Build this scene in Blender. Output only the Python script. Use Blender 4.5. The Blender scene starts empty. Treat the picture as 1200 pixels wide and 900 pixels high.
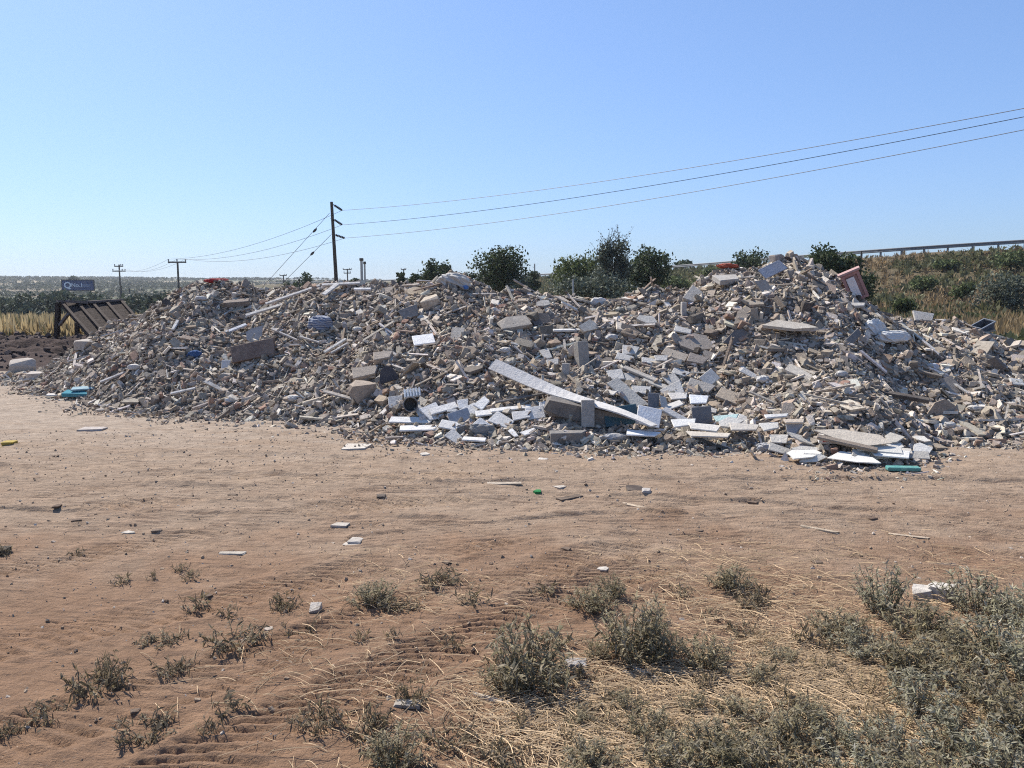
import bpy, bmesh, math, random
import numpy as np
from mathutils import Matrix, Vector

C = bpy.context.scene.collection
scene = bpy.context.scene
rng = np.random.default_rng(7)
random.seed(7)
R = math.radians

# ------------------------------------------------------------------ camera
CAM_H, FPX, HOR = 1.7, 942.0, 337.0
PITCH = math.atan((450 - HOR) / FPX)
cd = bpy.data.cameras.new('camera')
cam = bpy.data.objects.new('camera', cd)
C.objects.link(cam)
cam.location = (0, 0, CAM_H)
cam.rotation_euler = (math.pi / 2 - PITCH, 0, 0)
cd.sensor_width = 36
cd.lens = FPX / 1200 * 36
cd.clip_start, cd.clip_end = 0.05, 20000
scene.camera = cam


def ray(px, py):
    u, v = (px - 600) / FPX, (450 - py) / FPX
    return np.array([u, math.cos(PITCH) + v * math.sin(PITCH), -math.sin(PITCH) + v * math.cos(PITCH)])


def at_depth(px, py, Y):
    r = ray(px, py)
    return np.array([0, 0, CAM_H]) + r * (Y / r[1])


def on_ground(px, py, z=0.0):
    r = ray(px, py)
    return np.array([0, 0, CAM_H]) + r * ((z - CAM_H) / r[2])


def to_px(p):
    x, y, z = p[0], p[1], p[2] - CAM_H
    f = y * math.cos(PITCH) - z * math.sin(PITCH)
    u = y * math.sin(PITCH) + z * math.cos(PITCH)
    return 600 + FPX * x / f, 450 - FPX * u / f


# ------------------------------------------------------------------ noise
def _h(ix, iy, s):
    n = (ix * 374761393 + iy * 668265263 + s * 974634777) & 0xFFFFFFFF
    n = ((n ^ (n >> 13)) * 1274126177) & 0xFFFFFFFF
    n = (n ^ (n >> 16)) & 0xFFFF
    return n / 65535.0


def vnoise(x, y, s=0):
    x = np.asarray(x, float); y = np.asarray(y, float)
    ix = np.floor(x).astype(np.int64); iy = np.floor(y).astype(np.int64)
    fx, fy = x - ix, y - iy
    fx = fx * fx * (3 - 2 * fx); fy = fy * fy * (3 - 2 * fy)
    a = _h(ix, iy, s) * (1 - fx) + _h(ix + 1, iy, s) * fx
    b = _h(ix, iy + 1, s) * (1 - fx) + _h(ix + 1, iy + 1, s) * fx
    return (a * (1 - fy) + b * fy) * 2 - 1


def fbm(x, y, o=4, s=0, g=.5):
    t, a, f = 0, 1, 1
    for k in range(o):
        t = t + a * vnoise(x * f + 17.3 * k, y * f - 9.1 * k, s + k)
        a *= g; f *= 2.03
    return t


def sstep(a, b, x):
    t = np.clip((x - a) / (b - a), 0, 1)
    return t * t * (3 - 2 * t)


# ------------------------------------------------------------------ object helpers
def tag(o, label=None, cat=None, group=None, kind=None):
    if label: o['label'] = label
    if cat: o['category'] = cat
    if group: o['group'] = group
    if kind or cat: o['kind'] = kind or 'thing'
    return o


def empty(name, loc, rz=0.0):
    o = bpy.data.objects.new(name, None)
    C.objects.link(o)
    o.empty_display_size = .1
    o.location = loc
    o.rotation_euler = (0, 0, rz)
    return o


def copy_tree(o, parent=None):
    c = o.copy(); C.objects.link(c)
    if parent is not None: c.parent = parent
    for ch in [k for k in o.children]:
        copy_tree(ch, c)
    return c


def link(name, me, m, parent=None, smooth=False):
    o = bpy.data.objects.new(name, me)
    C.objects.link(o)
    if m is not None:
        me.materials.clear(); me.materials.append(m)
    if parent is not None: o.parent = parent
    if smooth:
        me.polygons.foreach_set('use_smooth', np.ones(len(me.polygons), bool))
    return o


class Batch:
    """collects polygon soups with a colour per vertex, builds ONE mesh"""
    def __init__(s):
        s.v, s.l, s.t, s.c, s.n = [], [], [], [], 0

    def add(s, verts, loops, totals, col=(1, 1, 1)):
        s.v.append(verts); s.l.append(np.asarray(loops) + s.n); s.t.append(totals)
        s.c.append(np.broadcast_to(np.array([*col[:3], 1.0]), (len(verts), 4)))
        s.n += len(verts)

    def inst(s, T, M, loc, col=(1, 1, 1)):
        s.add(T[0] @ np.asarray(M).T + loc, T[1], T[2], col)

    def box(s, c, d, M=np.eye(3), col=(1, 1, 1)):
        v = BOX[0] * np.array(d)
        s.add(v @ np.asarray(M).T + np.array(c), BOX[1], BOX[2], col)

    def tube(s, pts, r, n=6, col=(1, 1, 1), caps=True):
        pts = np.asarray(pts, float); k = len(pts)
        r = np.broadcast_to(np.asarray(r, float), (k,))
        tan = np.gradient(pts, axis=0)
        tan /= np.linalg.norm(tan, axis=1)[:, None] + 1e-12
        ref = np.array([0, 0, 1.0]) if abs(tan[0][2]) < .9 else np.array([1.0, 0, 0])
        A = np.cross(tan, ref); A /= np.linalg.norm(A, axis=1)[:, None] + 1e-12
        B = np.cross(tan, A)
        an = np.arange(n) / n * 2 * math.pi
        v = pts[:, None] + r[:, None, None] * (A[:, None] * np.cos(an)[None, :, None] + B[:, None] * np.sin(an)[None, :, None])
        v = v.reshape(-1, 3)
        L, T = [], []
        for i in range(k - 1):
            for j in range(n):
                L += [i * n + j, i * n + (j + 1) % n, (i + 1) * n + (j + 1) % n, (i + 1) * n + j]; T.append(4)
        if caps:
            L += list(range(n))[::-1]; T.append(n)
            L += list(range((k - 1) * n, k * n)); T.append(n)
        s.add(v, L, T, col)

    def mesh(s, name):
        me = bpy.data.meshes.new(name)
        v = np.concatenate(s.v).astype(np.float32)
        l = np.concatenate(s.l).astype(np.int32)
        t = np.concatenate([np.asarray(x) for x in s.t]).astype(np.int32)
        me.vertices.add(len(v)); me.vertices.foreach_set('co', v.ravel())
        me.loops.add(len(l)); me.loops.foreach_set('vertex_index', l)
        me.polygons.add(len(t))
        st = np.concatenate([[0], np.cumsum(t)[:-1]]).astype(np.int32)
        me.polygons.foreach_set('loop_start', st)
        a = me.attributes.new('tint', 'FLOAT_COLOR', 'POINT')
        a.data.foreach_set('color', np.concatenate(s.c).astype(np.float32).ravel())
        me.update(calc_edges=True)
        me.validate()
        me.polygons.foreach_set('use_smooth', np.zeros(len(me.polygons), bool))
        return me

    def build(s, name, m, parent=None, smooth=False):
        return link(name, s.mesh(name), m, parent, smooth)


BOX = (np.array([[x, y, z] for z in (-.5, .5) for y in (-.5, .5) for x in (-.5, .5)]),
       np.array([0, 2, 3, 1, 4, 5, 7, 6, 0, 1, 5, 4, 2, 6, 7, 3, 0, 4, 6, 2, 1, 3, 7, 5]), np.array([4] * 6))


def Rx(a): c, s = math.cos(a), math.sin(a); return np.array([[1, 0, 0], [0, c, -s], [0, s, c]])
def Ry(a): c, s = math.cos(a), math.sin(a); return np.array([[c, 0, s], [0, 1, 0], [-s, 0, c]])
def Rz(a): c, s = math.cos(a), math.sin(a); return np.array([[c, -s, 0], [s, c, 0], [0, 0, 1]])


def hull_template(pts):
    bm = bmesh.new()
    for p in pts: bm.verts.new(p)
    bmesh.ops.convex_hull(bm, input=bm.verts[:])
    bmesh.ops.delete(bm, geom=[v for v in bm.verts if not v.link_faces], context='VERTS')
    bmesh.ops.dissolve_limit(bm, angle_limit=R(9), verts=bm.verts[:], edges=bm.edges[:])
    bm.verts.index_update()
    v = np.array([x.co[:] for x in bm.verts])
    L, T = [], []
    for f in bm.faces:
        L += [x.index for x in f.verts]; T.append(len(f.verts))
    bm.free()
    return v, np.array(L), np.array(T)


def chunk_template():
    # a broken block: box corners knocked off and jittered
    pts = []
    for x in (-.5, .5):
        for y in (-.5, .5):
            for z in (-.5, .5):
                if rng.random() < .7:
                    k = rng.uniform(.2, .65)
                    pts += [(x * (1 - k), y, z), (x, y * (1 - k * rng.uniform(.6, 1.3)), z), (x, y, z * (1 - k))]
                else:
                    pts.append((x, y, z))
    pts = np.array(pts) * 1.0 + rng.normal(0, .07, (len(pts), 3))
    return hull_template(pts)


def slab_template(n=None, thick=1.0):
    # irregular broken plate, unit footprint, z in -.5 .. .5
    n = n or int(rng.integers(4, 7))
    an = np.sort((np.arange(n) + rng.uniform(-.3, .3, n)) / n * 2 * math.pi) + rng.uniform(0, 6)
    r = rng.uniform(.42, .68, n)
    x, y = np.cos(an) * r, np.sin(an) * r
    j = rng.normal(0, .02, (n, 2))
    top = np.stack([x, y, np.full(n, .5)], 1)
    bot = np.stack([x + j[:, 0], y + j[:, 1], np.full(n, -.5)], 1)
    v = np.concatenate([bot, top])
    L = list(range(n))[::-1] + list(range(n, 2 * n)); T = [n, n]
    for i in range(n):
        k = (i + 1) % n
        L += [i, k, n + k, n + i]; T.append(4)
    return v, np.array(L), np.array(T)


def tile_template(j=.05):
    v = BOX[0].copy()
    o = rng.normal(0, j, (4, 2))
    v[:4, :2] += o; v[4:, :2] += o
    if rng.random() < .5:      # a broken corner
        v[1, :2] -= rng.uniform(.0, .25, 2) * np.array([1, -1]); v[5, :2] = v[1, :2]
    return v, BOX[1], BOX[2]


def stick_template():
    v = BOX[0].copy() + rng.normal(0, .03, (8, 3)) * np.array([1, 2.5, 2.5])
    return v, BOX[1], BOX[2]


CH = [chunk_template() for _ in range(26)]
SL = [slab_template() for _ in range(18)]
TI = [tile_template() for _ in range(12)]
ST = [stick_template() for _ in range(8)]

# ------------------------------------------------------------------ materials
def new_mat(name, rough=.9, spec=.3):
    m = bpy.data.materials.new(name)
    m.use_nodes = True
    nt = m.node_tree
    b = nt.nodes['Principled BSDF']
    b.inputs['Roughness'].default_value = rough
    b.inputs['Specular IOR Level'].default_value = spec
    return m, nt, b


def nd(nt, t, **kw):
    n = nt.nodes.new(t)
    for k, v in kw.items():
        if k.startswith('i_'):
            n.inputs[int(k[2:]) if k[2:].isdigit() else k[2:].replace('_', ' ')].default_value = v
        else:
            setattr(n, k, v)
    return n


def noise(nt, vec, scale, detail=4, rough=.55, dist=0):
    n = nd(nt, 'ShaderNodeTexNoise')
    n.inputs['Scale'].default_value = scale; n.inputs['Detail'].default_value = detail
    n.inputs['Roughness'].default_value = rough; n.inputs['Distortion'].default_value = dist
    if vec is not None: nt.links.new(vec, n.inputs['Vector'])
    return n.outputs['Fac']


def remap(nt, val, a, b, c=0, d=1, smooth=False):
    n = nd(nt, 'ShaderNodeMapRange')
    if smooth: n.interpolation_type = 'SMOOTHSTEP'
    for i, x in enumerate((a, b, c, d)): n.inputs[i + 1].default_value = x
    nt.links.new(val, n.inputs[0])
    return n.outputs[0]


def mixc(nt, f, a, b, mode='MIX'):
    n = nd(nt, 'ShaderNodeMix', data_type='RGBA', blend_type=mode)
    for sock, x in ((n.inputs[0], f), (n.inputs[6], a), (n.inputs[7], b)):
        if isinstance(x, (int, float)): sock.default_value = x
        elif isinstance(x, tuple): sock.default_value = (*x[:3], 1)
        else: nt.links.new(x, sock)
    return n.outputs[2]


def math_n(nt, op, a, b=0.0):
    n = nd(nt, 'ShaderNodeMath', operation=op)
    for sock, x in ((n.inputs[0], a), (n.inputs[1], b)):
        if isinstance(x, (int, float)): sock.default_value = x
        else: nt.links.new(x, sock)
    return n.outputs[0]


def pos(nt):
    return nd(nt, 'ShaderNodeNewGeometry').outputs['Position']


def stretch(nt, vec, s):
    n = nd(nt, 'ShaderNodeMapping')
    n.inputs['Scale'].default_value = s
    nt.links.new(vec, n.inputs['Vector'])
    return n.outputs['Vector']


def bump(nt, b, h, dist, strength=1.0):
    n = nd(nt, 'ShaderNodeBump')
    n.inputs['Distance'].default_value = dist; n.inputs['Strength'].default_value = strength
    nt.links.new(h, n.inputs['Height'])
    nt.links.new(n.outputs['Normal'], b.inputs['Normal'])


def tint_src(nt, objcol):
    if objcol: return nd(nt, 'ShaderNodeObjectInfo').outputs['Color']
    return nd(nt, 'ShaderNodeAttribute', attribute_name='tint').outputs['Color']


def rubble_mat(name, objcol, dust=.45, grain=.35, scale=1.0, dcol=(.335, .275, .212)):
    m, nt, b = new_mat(name, .93, .2)
    P = pos(nt)
    col = tint_src(nt, objcol)
    g = remap(nt, noise(nt, P, 26 * scale, 6, .65), .3, .7, 1 - grain, 1 + grain * .7)
    v = nd(nt, 'ShaderNodeVectorMath', operation='SCALE')
    nt.links.new(col, v.inputs[0]); nt.links.new(g, v.inputs['Scale'])
    d = remap(nt, noise(nt, P, 5 * scale, 5, .6), .42, .68, 0, dust)
    nt.links.new(mixc(nt, d, v.outputs[0], dcol), b.inputs['Base Color'])
    bump(nt, b, noise(nt, P, 70 * scale, 5, .7), .012, .8)
    return m


def leaf_mat(name, col, col2, trans=.35, sc=6.0, attr=False):
    m, nt, b = new_mat(name, .7, .25)
    P = pos(nt)
    c = mixc(nt, remap(nt, noise(nt, P, sc, 3), .35, .65), col, col2)
    if attr:
        c = mixc(nt, 1.0, c, tint_src(nt, False), 'MULTIPLY')
    nt.links.new(c, b.inputs['Base Color'])
    t = nd(nt, 'ShaderNodeBsdfTranslucent'); nt.links.new(c, t.inputs['Color'])
    mx = nd(nt, 'ShaderNodeMixShader'); mx.inputs[0].default_value = trans
    nt.links.new(b.outputs[0], mx.inputs[1]); nt.links.new(t.outputs[0], mx.inputs[2])
    nt.links.new(mx.outputs[0], nt.nodes['Material Output'].inputs['Surface'])
    return m


def plain_mat(name, col, rough=.7, spec=.3, var=.2, sc=12.0, metal=0.0, bmp=0.0):
    m, nt, b = new_mat(name, rough, spec)
    P = pos(nt)
    f = remap(nt, noise(nt, P, sc, 5, .6), .3, .7)
    lo = tuple(x * (1 - var) for x in col); hi = tuple(min(1, x * (1 + var)) for x in col)
    nt.links.new(mixc(nt, f, lo, hi), b.inputs['Base Color'])
    b.inputs['Metallic'].default_value = metal
    if bmp: bump(nt, b, noise(nt, P, sc * 5, 4, .6), bmp)
    return m


M_RUB = rubble_mat('rubble_mix', False, .6, .38)
M_RUB2 = rubble_mat('soil_clods', False, .05, .35)
M_PIECE = rubble_mat('broken_masonry', True, .35, .3)
M_PANEL = rubble_mat('dusty_panel', True, .22, .16, .6)
M_WOODP = rubble_mat('dusty_timber', True, .25, .4, .8)
M_SACK = rubble_mat('dusty_sacking', True, .3, .2, .8)
M_CORE = plain_mat('rubble_core', (.21, .175, .14), .95, .1, .4, 20, 0, .02)
M_WIRE = plain_mat('cable', (.16, .16, .17), .6, .3, .1)
M_POLE = plain_mat('tarred_timber', (.06, .045, .035), .85, .2, .3, 9)
M_POLE2 = plain_mat('weathered_pole', (.10, .085, .07), .85, .2, .3, 4)
M_INS = plain_mat('insulator', (.03, .03, .035), .4, .4, .1)
M_CONC = plain_mat('pale_concrete', (.42, .40, .37), .9, .2, .15, 6)
M_STEEL = plain_mat('galvanised_steel', (.17, .175, .18), .6, .4, .15, 3)
M_TIM = plain_mat('old_timber', (.055, .037, .028), .85, .2, .4, 14, 0, .01)
M_TIMTOP = plain_mat('grey_timber', (.17, .135, .115), .9, .2, .3, 14)
M_BARK = plain_mat('bark', (.09, .07, .05), .9, .2, .3, 12, 0, .02)

# ------------------------------------------------------------------ ground
FOOT = [(-30, 445), (20, 447), (60, 466), (105, 474), (150, 480), (250, 488), (350, 498), (400, 501), (460, 511),
        (560, 521), (640, 526), (780, 526), (860, 530), (920, 538), (980, 545), (1040, 545), (1075, 535),
        (1110, 522), (1200, 522), (1320, 520), (1450, 512), (1560, 490)]
RIDGE = [(15, 443, 15.6), (60, 428, 15.3), (100, 402, 15), (125, 384, 14.8), (150, 370, 14.6), (190, 345, 14.4), (230, 326, 14.2), (262, 324, 14),
         (300, 330, 13.9), (330, 326, 13.8), (360, 334, 13.5), (390, 330, 13.3), (450, 328, 13), (500, 330, 12.8), (535, 322, 12.6),
         (575, 330, 12.5), (620, 331, 12.4), (680, 343, 12.2), (720, 345, 12.2), (800, 343, 12.2), (826, 328, 12.2),
         (850, 316, 12.2), (900, 307, 12.2), (925, 303, 12.2), (960, 314, 12.2), (1000, 334, 12.2), (1020, 350, 12.1),
         (1060, 366, 12), (1130, 373, 12), (1180, 386, 11.9), (1215, 402, 11.8), (1300, 425, 11.6), (1420, 470, 11.2), (1540, 485, 10.5)]
_f = np.array([on_ground(*p) for p in FOOT])
_r = np.array([at_depth(a, b_ + 5 + (6 if a > 960 else 0), c) for a, b_, c in RIDGE])
_o = np.argsort(_f[:, 0]); _f = _f[_o]
_o = np.argsort(_r[:, 0]); _r = _r[_o]
LUMPS = [(1045, 405, .16, .55), (1105, 445, -.30, .6), (645, 400, -.20, .5), (285, 385, -.22, .6), (860, 360, .12, .5), (880, 430, -.22, .6),
         (760, 400, .08, .6), (430, 440, .12, .5), (540, 440, .06, .6), (960, 400, -.12, .5), (1000, 470, .10, .6), (180, 410, .08, .6), (500, 370, .1, .6)]


def pile_base(x, y):
    Yf = np.interp(x, _f[:, 0], _f[:, 1]); Yr = np.interp(x, _r[:, 0], _r[:, 1])
    Zr = np.interp(x, _r[:, 0], _r[:, 2], left=0, right=0)
    Zr = np.where((x < _r[0, 0]) | (x > _r[-1, 0]), 0, np.maximum(Zr, 0))
    Yr = np.maximum(Yr, Yf + .25)
    t = np.clip((y - Yf) / (Yr - Yf), 0, 1)
    front = (1 - (1 - t) ** 1.22) * .55 + t * .45
    Yb = Yr + 1.55 * Zr + .2
    tb = np.clip((y - Yr) / (Yb - Yr), 0, 1)
    back = (1 - tb) ** 1.1
    return np.where(y < Yr, Zr * front, Zr * back)


_lw = None


def H(x, y):
    x = np.asarray(x, float); y = np.asarray(y, float)
    h = pile_base(x, y)
    k = np.clip(h / .5, 0, 1)
    h = h + k * (.13 * fbm(x * .9, y * .9, 4, 3) + .03 * vnoise(x * 6, y * 6, 9))
    if _lw is not None:
        for c, a, s in _lw:
            h = h + k * a * np.exp(-((x - c[0]) ** 2 + (y - c[1]) ** 2) / (2 * s * s))
    return np.maximum(h, 0)


def pile_hit(px, py):
    r = ray(px, py)
    Y = np.arange(6.5, 19, .015)
    P = np.array([0, 0, CAM_H]) + np.outer(Y / r[1], r)
    hh = np.maximum(H(P[:, 0], P[:, 1]), 0)
    k = np.nonzero(P[:, 2] <= hh)[0]
    if len(k): return P[k[0]]
    # ray clears the heap: take the crest in that column, at the ray's height
    k = np.argmin(P[:, 2] - hh)
    return np.array([P[k][0], P[k][1], hh[k]])


_lw = [(pile_hit(px, py), a, s) for px, py, a, s in LUMPS]


def pile_n(x, y):
    e = .12
    n = np.array([-(H(x + e, y) - H(x - e, y)) / (2 * e), -(H(x, y + e) - H(x, y - e)) / (2 * e), 1.0])
    return n / np.linalg.norm(n)


TRACKS = [  # picture polyline of the ground they run over, half width, depth, lug style
    ([(-200, 800), (80, 742), (300, 692), (480, 652), (640, 618), (900, 590)], .19, .020, 1),
    ([(-160, 700), (120, 645), (330, 600), (640, 572), (1000, 556)], .2, .013, 1),
    ([(-260, 640), (100, 596), (400, 566), (700, 548)], .2, .012, 1),
    ([(-100, 905), (120, 838), (330, 765), (520, 700), (680, 655), (760, 640)], .19, .027, 1),
    ([(60, 985), (300, 870), (470, 785), (600, 720), (720, 676), (800, 655)], .19, .030, 1),
    ([(-200, 545), (300, 560), (700, 585), (1000, 600), (1450, 640)], .22, .020, 2),
    ([(-200, 522), (300, 536), (700, 556), (1000, 572), (1450, 595)], .22, .018, 2),
    ([(-200, 600), (300, 610), (700, 622), (1000, 640), (1450, 690)], .22, .016, 2),
    ([(-200, 570), (300, 578), (700, 568), (1000, 565), (1450, 575)], .25, .018, 2),
    ([(400, 640), (700, 610), (1000, 610), (1450, 650)], .22, .014, 2),
]
_tr = []
for pts, hw, dp, sty in TRACKS:
    w = np.array([on_ground(*p) for p in pts])
    xs = np.linspace(w[0, 0], w[-1, 0], 200)
    t = np.interp(xs, w[:, 0], np.arange(len(w)))
    ys = np.interp(xs, w[:, 0], w[:, 1])
    ker = np.ones(31) / 31
    ys = np.convolve(np.pad(ys, 15, 'edge'), ker, 'valid')
    u = np.concatenate([[0], np.cumsum(np.hypot(np.diff(xs), np.diff(ys)))])
    sl = np.gradient(ys, xs)
    _tr.append((xs, ys, u, sl, hw, dp, sty))


def terrain(x, y):
    """the lie of the land without ruts"""
    zl = np.interp(y, [-50, 26, 40, 90, 150, 250, 400, 650, 900, 1300, 2500, 6000],
                   [0, 0, -.5, -2.7, -3.6, -3.2, -.5, 4.0, 8.6, 9.5, 0, -60])
    zl = zl + np.where(y > 300, 4.2 * vnoise(x / 300, y / 340, 5) * sstep(300, 700, y), 0)
    zr = np.interp(y, [-50, 300, 900, 2500, 6000], [0, 0, -2, -6, -60])
    k = sstep(-2, -10 - .0, x + .12 * np.minimum(y, 200))
    return zl * k + zr * (1 - k)


def ground_z(x, y, fine=True):
    x = np.asarray(x, float); y = np.asarray(y, float)
    z = terrain(x, y)
    near = sstep(22, 14, y) * sstep(16, 12, np.abs(x))
    z = z + near * (.022 * fbm(x * .7, y * .9, 3, 21) + .010 * vnoise(x * 2.6, y * 3.2, 31))
    if fine:
        soft = np.clip(.65 + .5 * vnoise(x * .8, y * 1.1, 77), .1, 1)
        rough = .0040 * fbm(x * 11, y * 15, 3, 41, .62) + .003 * np.abs(vnoise(x * 31, y * 33, 55)) * (vnoise(x * 3, y * 3, 58) + .6)
        # long wheel-dragged streaks
        rough = rough + .006 * vnoise(x * 1.3 + y * .4, y * 13 - x * .8, 61) * sstep(4.2, 5.2, y) * soft
        calm = np.ones_like(z); tz_ = np.zeros_like(z)
        for xs, ys, u, sl, hw, dp, sty in _tr:
            yc = np.interp(x, xs, ys); s = np.interp(x, xs, sl)
            cosn = 1 / np.sqrt(1 + s * s)
            v = (y - yc) * cosn
            inside = (np.abs(v) < hw * 1.6) & (x > xs[0]) & (x < xs[-1])
            uu = np.interp(x, xs, u) + (y - yc) * cosn * s
            fade = np.clip(.75 + .9 * vnoise(uu * 1.4, v * 4, int(u[-1] * 10)), 0, 1) * np.clip(.85 + .6 * vnoise(uu * 7, v * 12, 19), .1, 1)
            edge = sstep(hw * 1.05, hw * .85, np.abs(v))
            berm = np.exp(-((np.abs(v) - hw * 1.18) / (hw * .2)) ** 2)
            if sty == 1:
                lug = np.sin((uu + np.where(v > 0, v * 1.15, v * .5)) * 2 * math.pi / .088 + .9 * vnoise(uu * 3, v * 6, 5))
                lug = np.clip(lug * 2.6 + .5, -1, 1)
                dz = edge * (-dp * .25 + dp * .5 * lug) + berm * dp * .35
            else:
                g = np.sin(v * 2 * math.pi / .075 + 1.2 * vnoise(uu * 1.2, v * 3, 8))
                dz = 1.25 * edge * (-dp * .5 + dp * .45 * g * (.5 + .5 * vnoise(uu * 7, v * 9, 4))) + berm * dp * .5
            tz_ = np.where(inside, tz_ * (1 - edge) + near * fade * dz * 1.7, tz_)
            calm = np.minimum(calm, np.where(inside, 1 - .75 * edge * np.clip(fade * 1.5, 0, 1), 1))
        z = z + tz_ + near * rough * calm
    return z


def gz(x, y):
    return float(ground_z(np.array([x]), np.array([y]))[0])


xa = np.concatenate([np.arange(-4.6, 4.6, .016)])
def grow(a, step, end, f):
    o = []
    while a < end:
        step *= f; a += step; o.append(a)
    return np.array(o)
xr = grow(xa[-1], .016, 3500, 1.022)
xs_ = np.concatenate([-xr[::-1], xa, xr])
ya = np.arange(1.2, 6.4, .0135)
yr = grow(ya[-1], .0135, 6000, 1.016)
ys_ = np.concatenate([[-80, -30, -10, -4, -1, 0, .6, 1.0], ya, yr])
GX, GY = np.meshgrid(xs_, ys_)
GZ = ground_z(GX, GY)
ny, nx = GX.shape


def grid_mesh(name, X, Y, Z):
    ny, nx = X.shape
    me = bpy.data.meshes.new(name)
    v = np.stack([X, Y, Z], -1).reshape(-1, 3).astype(np.float32)
    i = np.arange(ny - 1)[:, None] * nx + np.arange(nx - 1)[None, :]
    q = np.stack([i, i + 1, i + nx + 1, i + nx], -1).reshape(-1).astype(np.int32)
    me.vertices.add(len(v)); me.vertices.foreach_set('co', v.ravel())
    me.loops.add(len(q)); me.loops.foreach_set('vertex_index', q)
    me.polygons.add(len(q) // 4)
    me.polygons.foreach_set('loop_start', np.arange(0, len(q), 4, dtype=np.int32))
    me.update(calc_edges=True)
    return me


def ground_material():
    m, nt, b = new_mat('dry_earth', .97, .12)
    P = pos(nt)
    sx = nd(nt, 'ShaderNodeSeparateXYZ'); nt.links.new(P, sx.inputs[0])
    Y, X = sx.outputs['Y'], sx.outputs['X']
    red, tan, dust = (.248, .153, .095), (.318, .234, .166), (.375, .306, .24)
    n1 = noise(nt, P, 1.1, 6, .6)
    n2 = noise(nt, stretch(nt, P, (.5, 2.6, 1)), 1.3, 6, .65)
    n3 = noise(nt, P, 7, 5, .65)
    f = math_n(nt, 'ADD', remap(nt, Y, 3.0, 7.2), math_n(nt, 'MULTIPLY', math_n(nt, 'SUBTRACT', n1, .5), 1.6))
    c = mixc(nt, remap(nt, f, .1, .95, 0, 1, True), red, tan)
    f2 = math_n(nt, 'ADD', remap(nt, Y, 6.0, 10.5), math_n(nt, 'MULTIPLY', math_n(nt, 'SUBTRACT', n2, .5), 1.9))
    c = mixc(nt, remap(nt, f2, .25, 1.1, 0, .85, True), c, dust)
    # reddish streaks where the wheels broke the crust
    c = mixc(nt, remap(nt, n2, .56, .72, 0, .45, True), c, (.235, .153, .098))
    g = remap(nt, n3, .3, .7, .78, 1.18)
    v = nd(nt, 'ShaderNodeVectorMath', operation='SCALE')
    nt.links.new(c, v.inputs[0]); nt.links.new(g, v.inputs['Scale']); c = v.outputs[0]
    sp = noise(nt, P, 95, 3, .7)
    c = mixc(nt, remap(nt, sp, .62, .72, 0, .35), c, (.48, .41, .33))
    c = mixc(nt, remap(nt, sp, .36, .28, 0, .5), c, (.09, .06, .045))
    # thin dark streaks painting the shading of rough, rutted soil into its colour
    sk = noise(nt, stretch(nt, P, (3.5, 26, 8)), 1.0, 6, .72)
    c = mixc(nt, remap(nt, sk, .48, .38, 0, .62), c, (.135, .088, .062))
    # the fields beyond
    cr = nd(nt, 'ShaderNodeValToRGB')
    e = cr.color_ramp.elements
    cr.color_ramp.interpolation = 'CONSTANT'
    e[0].position = 0; e[0].color = (.10, .10, .055, 1)
    e[1].position = .20; e[1].color = (.215, .155, .105, 1)
    for p_, q_ in ((.31, (.075, .085, .045)), (.40, (.19, .15, .10)), (.50, (.08, .088, .05)), (.58, (.17, .14, .09)), (.66, (.30, .25, .17)), (.74, (.085, .09, .055)), (.84, (.22, .18, .12)), (.90, (.07, .075, .045))):
        k = e.new(p_); k.color = (*q_, 1)
    wob = noise(nt, stretch(nt, P, (.0045, .0012, 0)), 1.0, 3, .5)
    yy = math_n(nt, 'ADD', math_n(nt, 'DIVIDE', Y, 1000.0), math_n(nt, 'MULTIPLY', math_n(nt, 'SUBTRACT', wob, .5), .55))
    nt.links.new(yy, cr.inputs[0])
    fld = mixc(nt, remap(nt, noise(nt, P, .05, 5), .35, .65, 0, .4), cr.outputs[0], (.14, .12, .07))
    scrub = mixc(nt, remap(nt, noise(nt, P, .4, 5), .4, .6), (.20, .155, .09), (.11, .10, .055))
    c = mixc(nt, remap(nt, Y, 15, 20, 0, 1, True), c, scrub)
    c = mixc(nt, remap(nt, Y, 70, 110, 0, 1, True), c, fld)
    nt.links.new(c, b.inputs['Base Color'])
    st_ = noise(nt, stretch(nt, P, (6, 30, 10)), 1.0, 5, .7)
    h = math_n(nt, 'ADD', math_n(nt, 'ADD', noise(nt, P, 70, 5, .8), math_n(nt, 'MULTIPLY', noise(nt, P, 20, 4, .75), 1.6)), math_n(nt, 'MULTIPLY', st_, 1.6))
    bump(nt, b, h, .011, 1.0)
    return m


ground = link('ground', grid_mesh('ground', GX, GY, GZ), ground_material(), None, True)
tag(ground, 'dry reddish brown earth yard crossed by tyre tracks', 'ground', kind='structure')

# ------------------------------------------------------------------ rubble heap core + small rubble (one uncountable mass)
CHCOL = [((.335, .295, .25), 'grey'), ((.32, .265, .205), 'beige'), ((.44, .39, .32), 'pale'), ((.18, .155, .13), 'dark grey'),
         ((.32, .205, .155), 'pinkish'), ((.64, .595, .525), 'whitish'), ((.085, .075, .068), 'charcoal')]
CHW = np.array([.25, .25, .18, .13, .07, .08, .04])
SLCOL = [((.36, .32, .27), 'grey'), ((.35, .29, .225), 'beige'), ((.56, .51, .44), 'pale'), ((.72, .68, .62), 'white'), ((.14, .13, .12), 'dark grey')]
SLW = np.array([.28, .26, .21, .14, .11])


def pick(cols, w):
    k = rng.choice(len(cols), p=w / w.sum())
    c = np.array(cols[k][0]) * np.array([.98, .945, .905]) * rng.uniform(.85, 1.15) * (1 + rng.normal(0, .02, 3))
    return tuple(np.clip(c, .02, .85)), cols[k][1]


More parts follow.
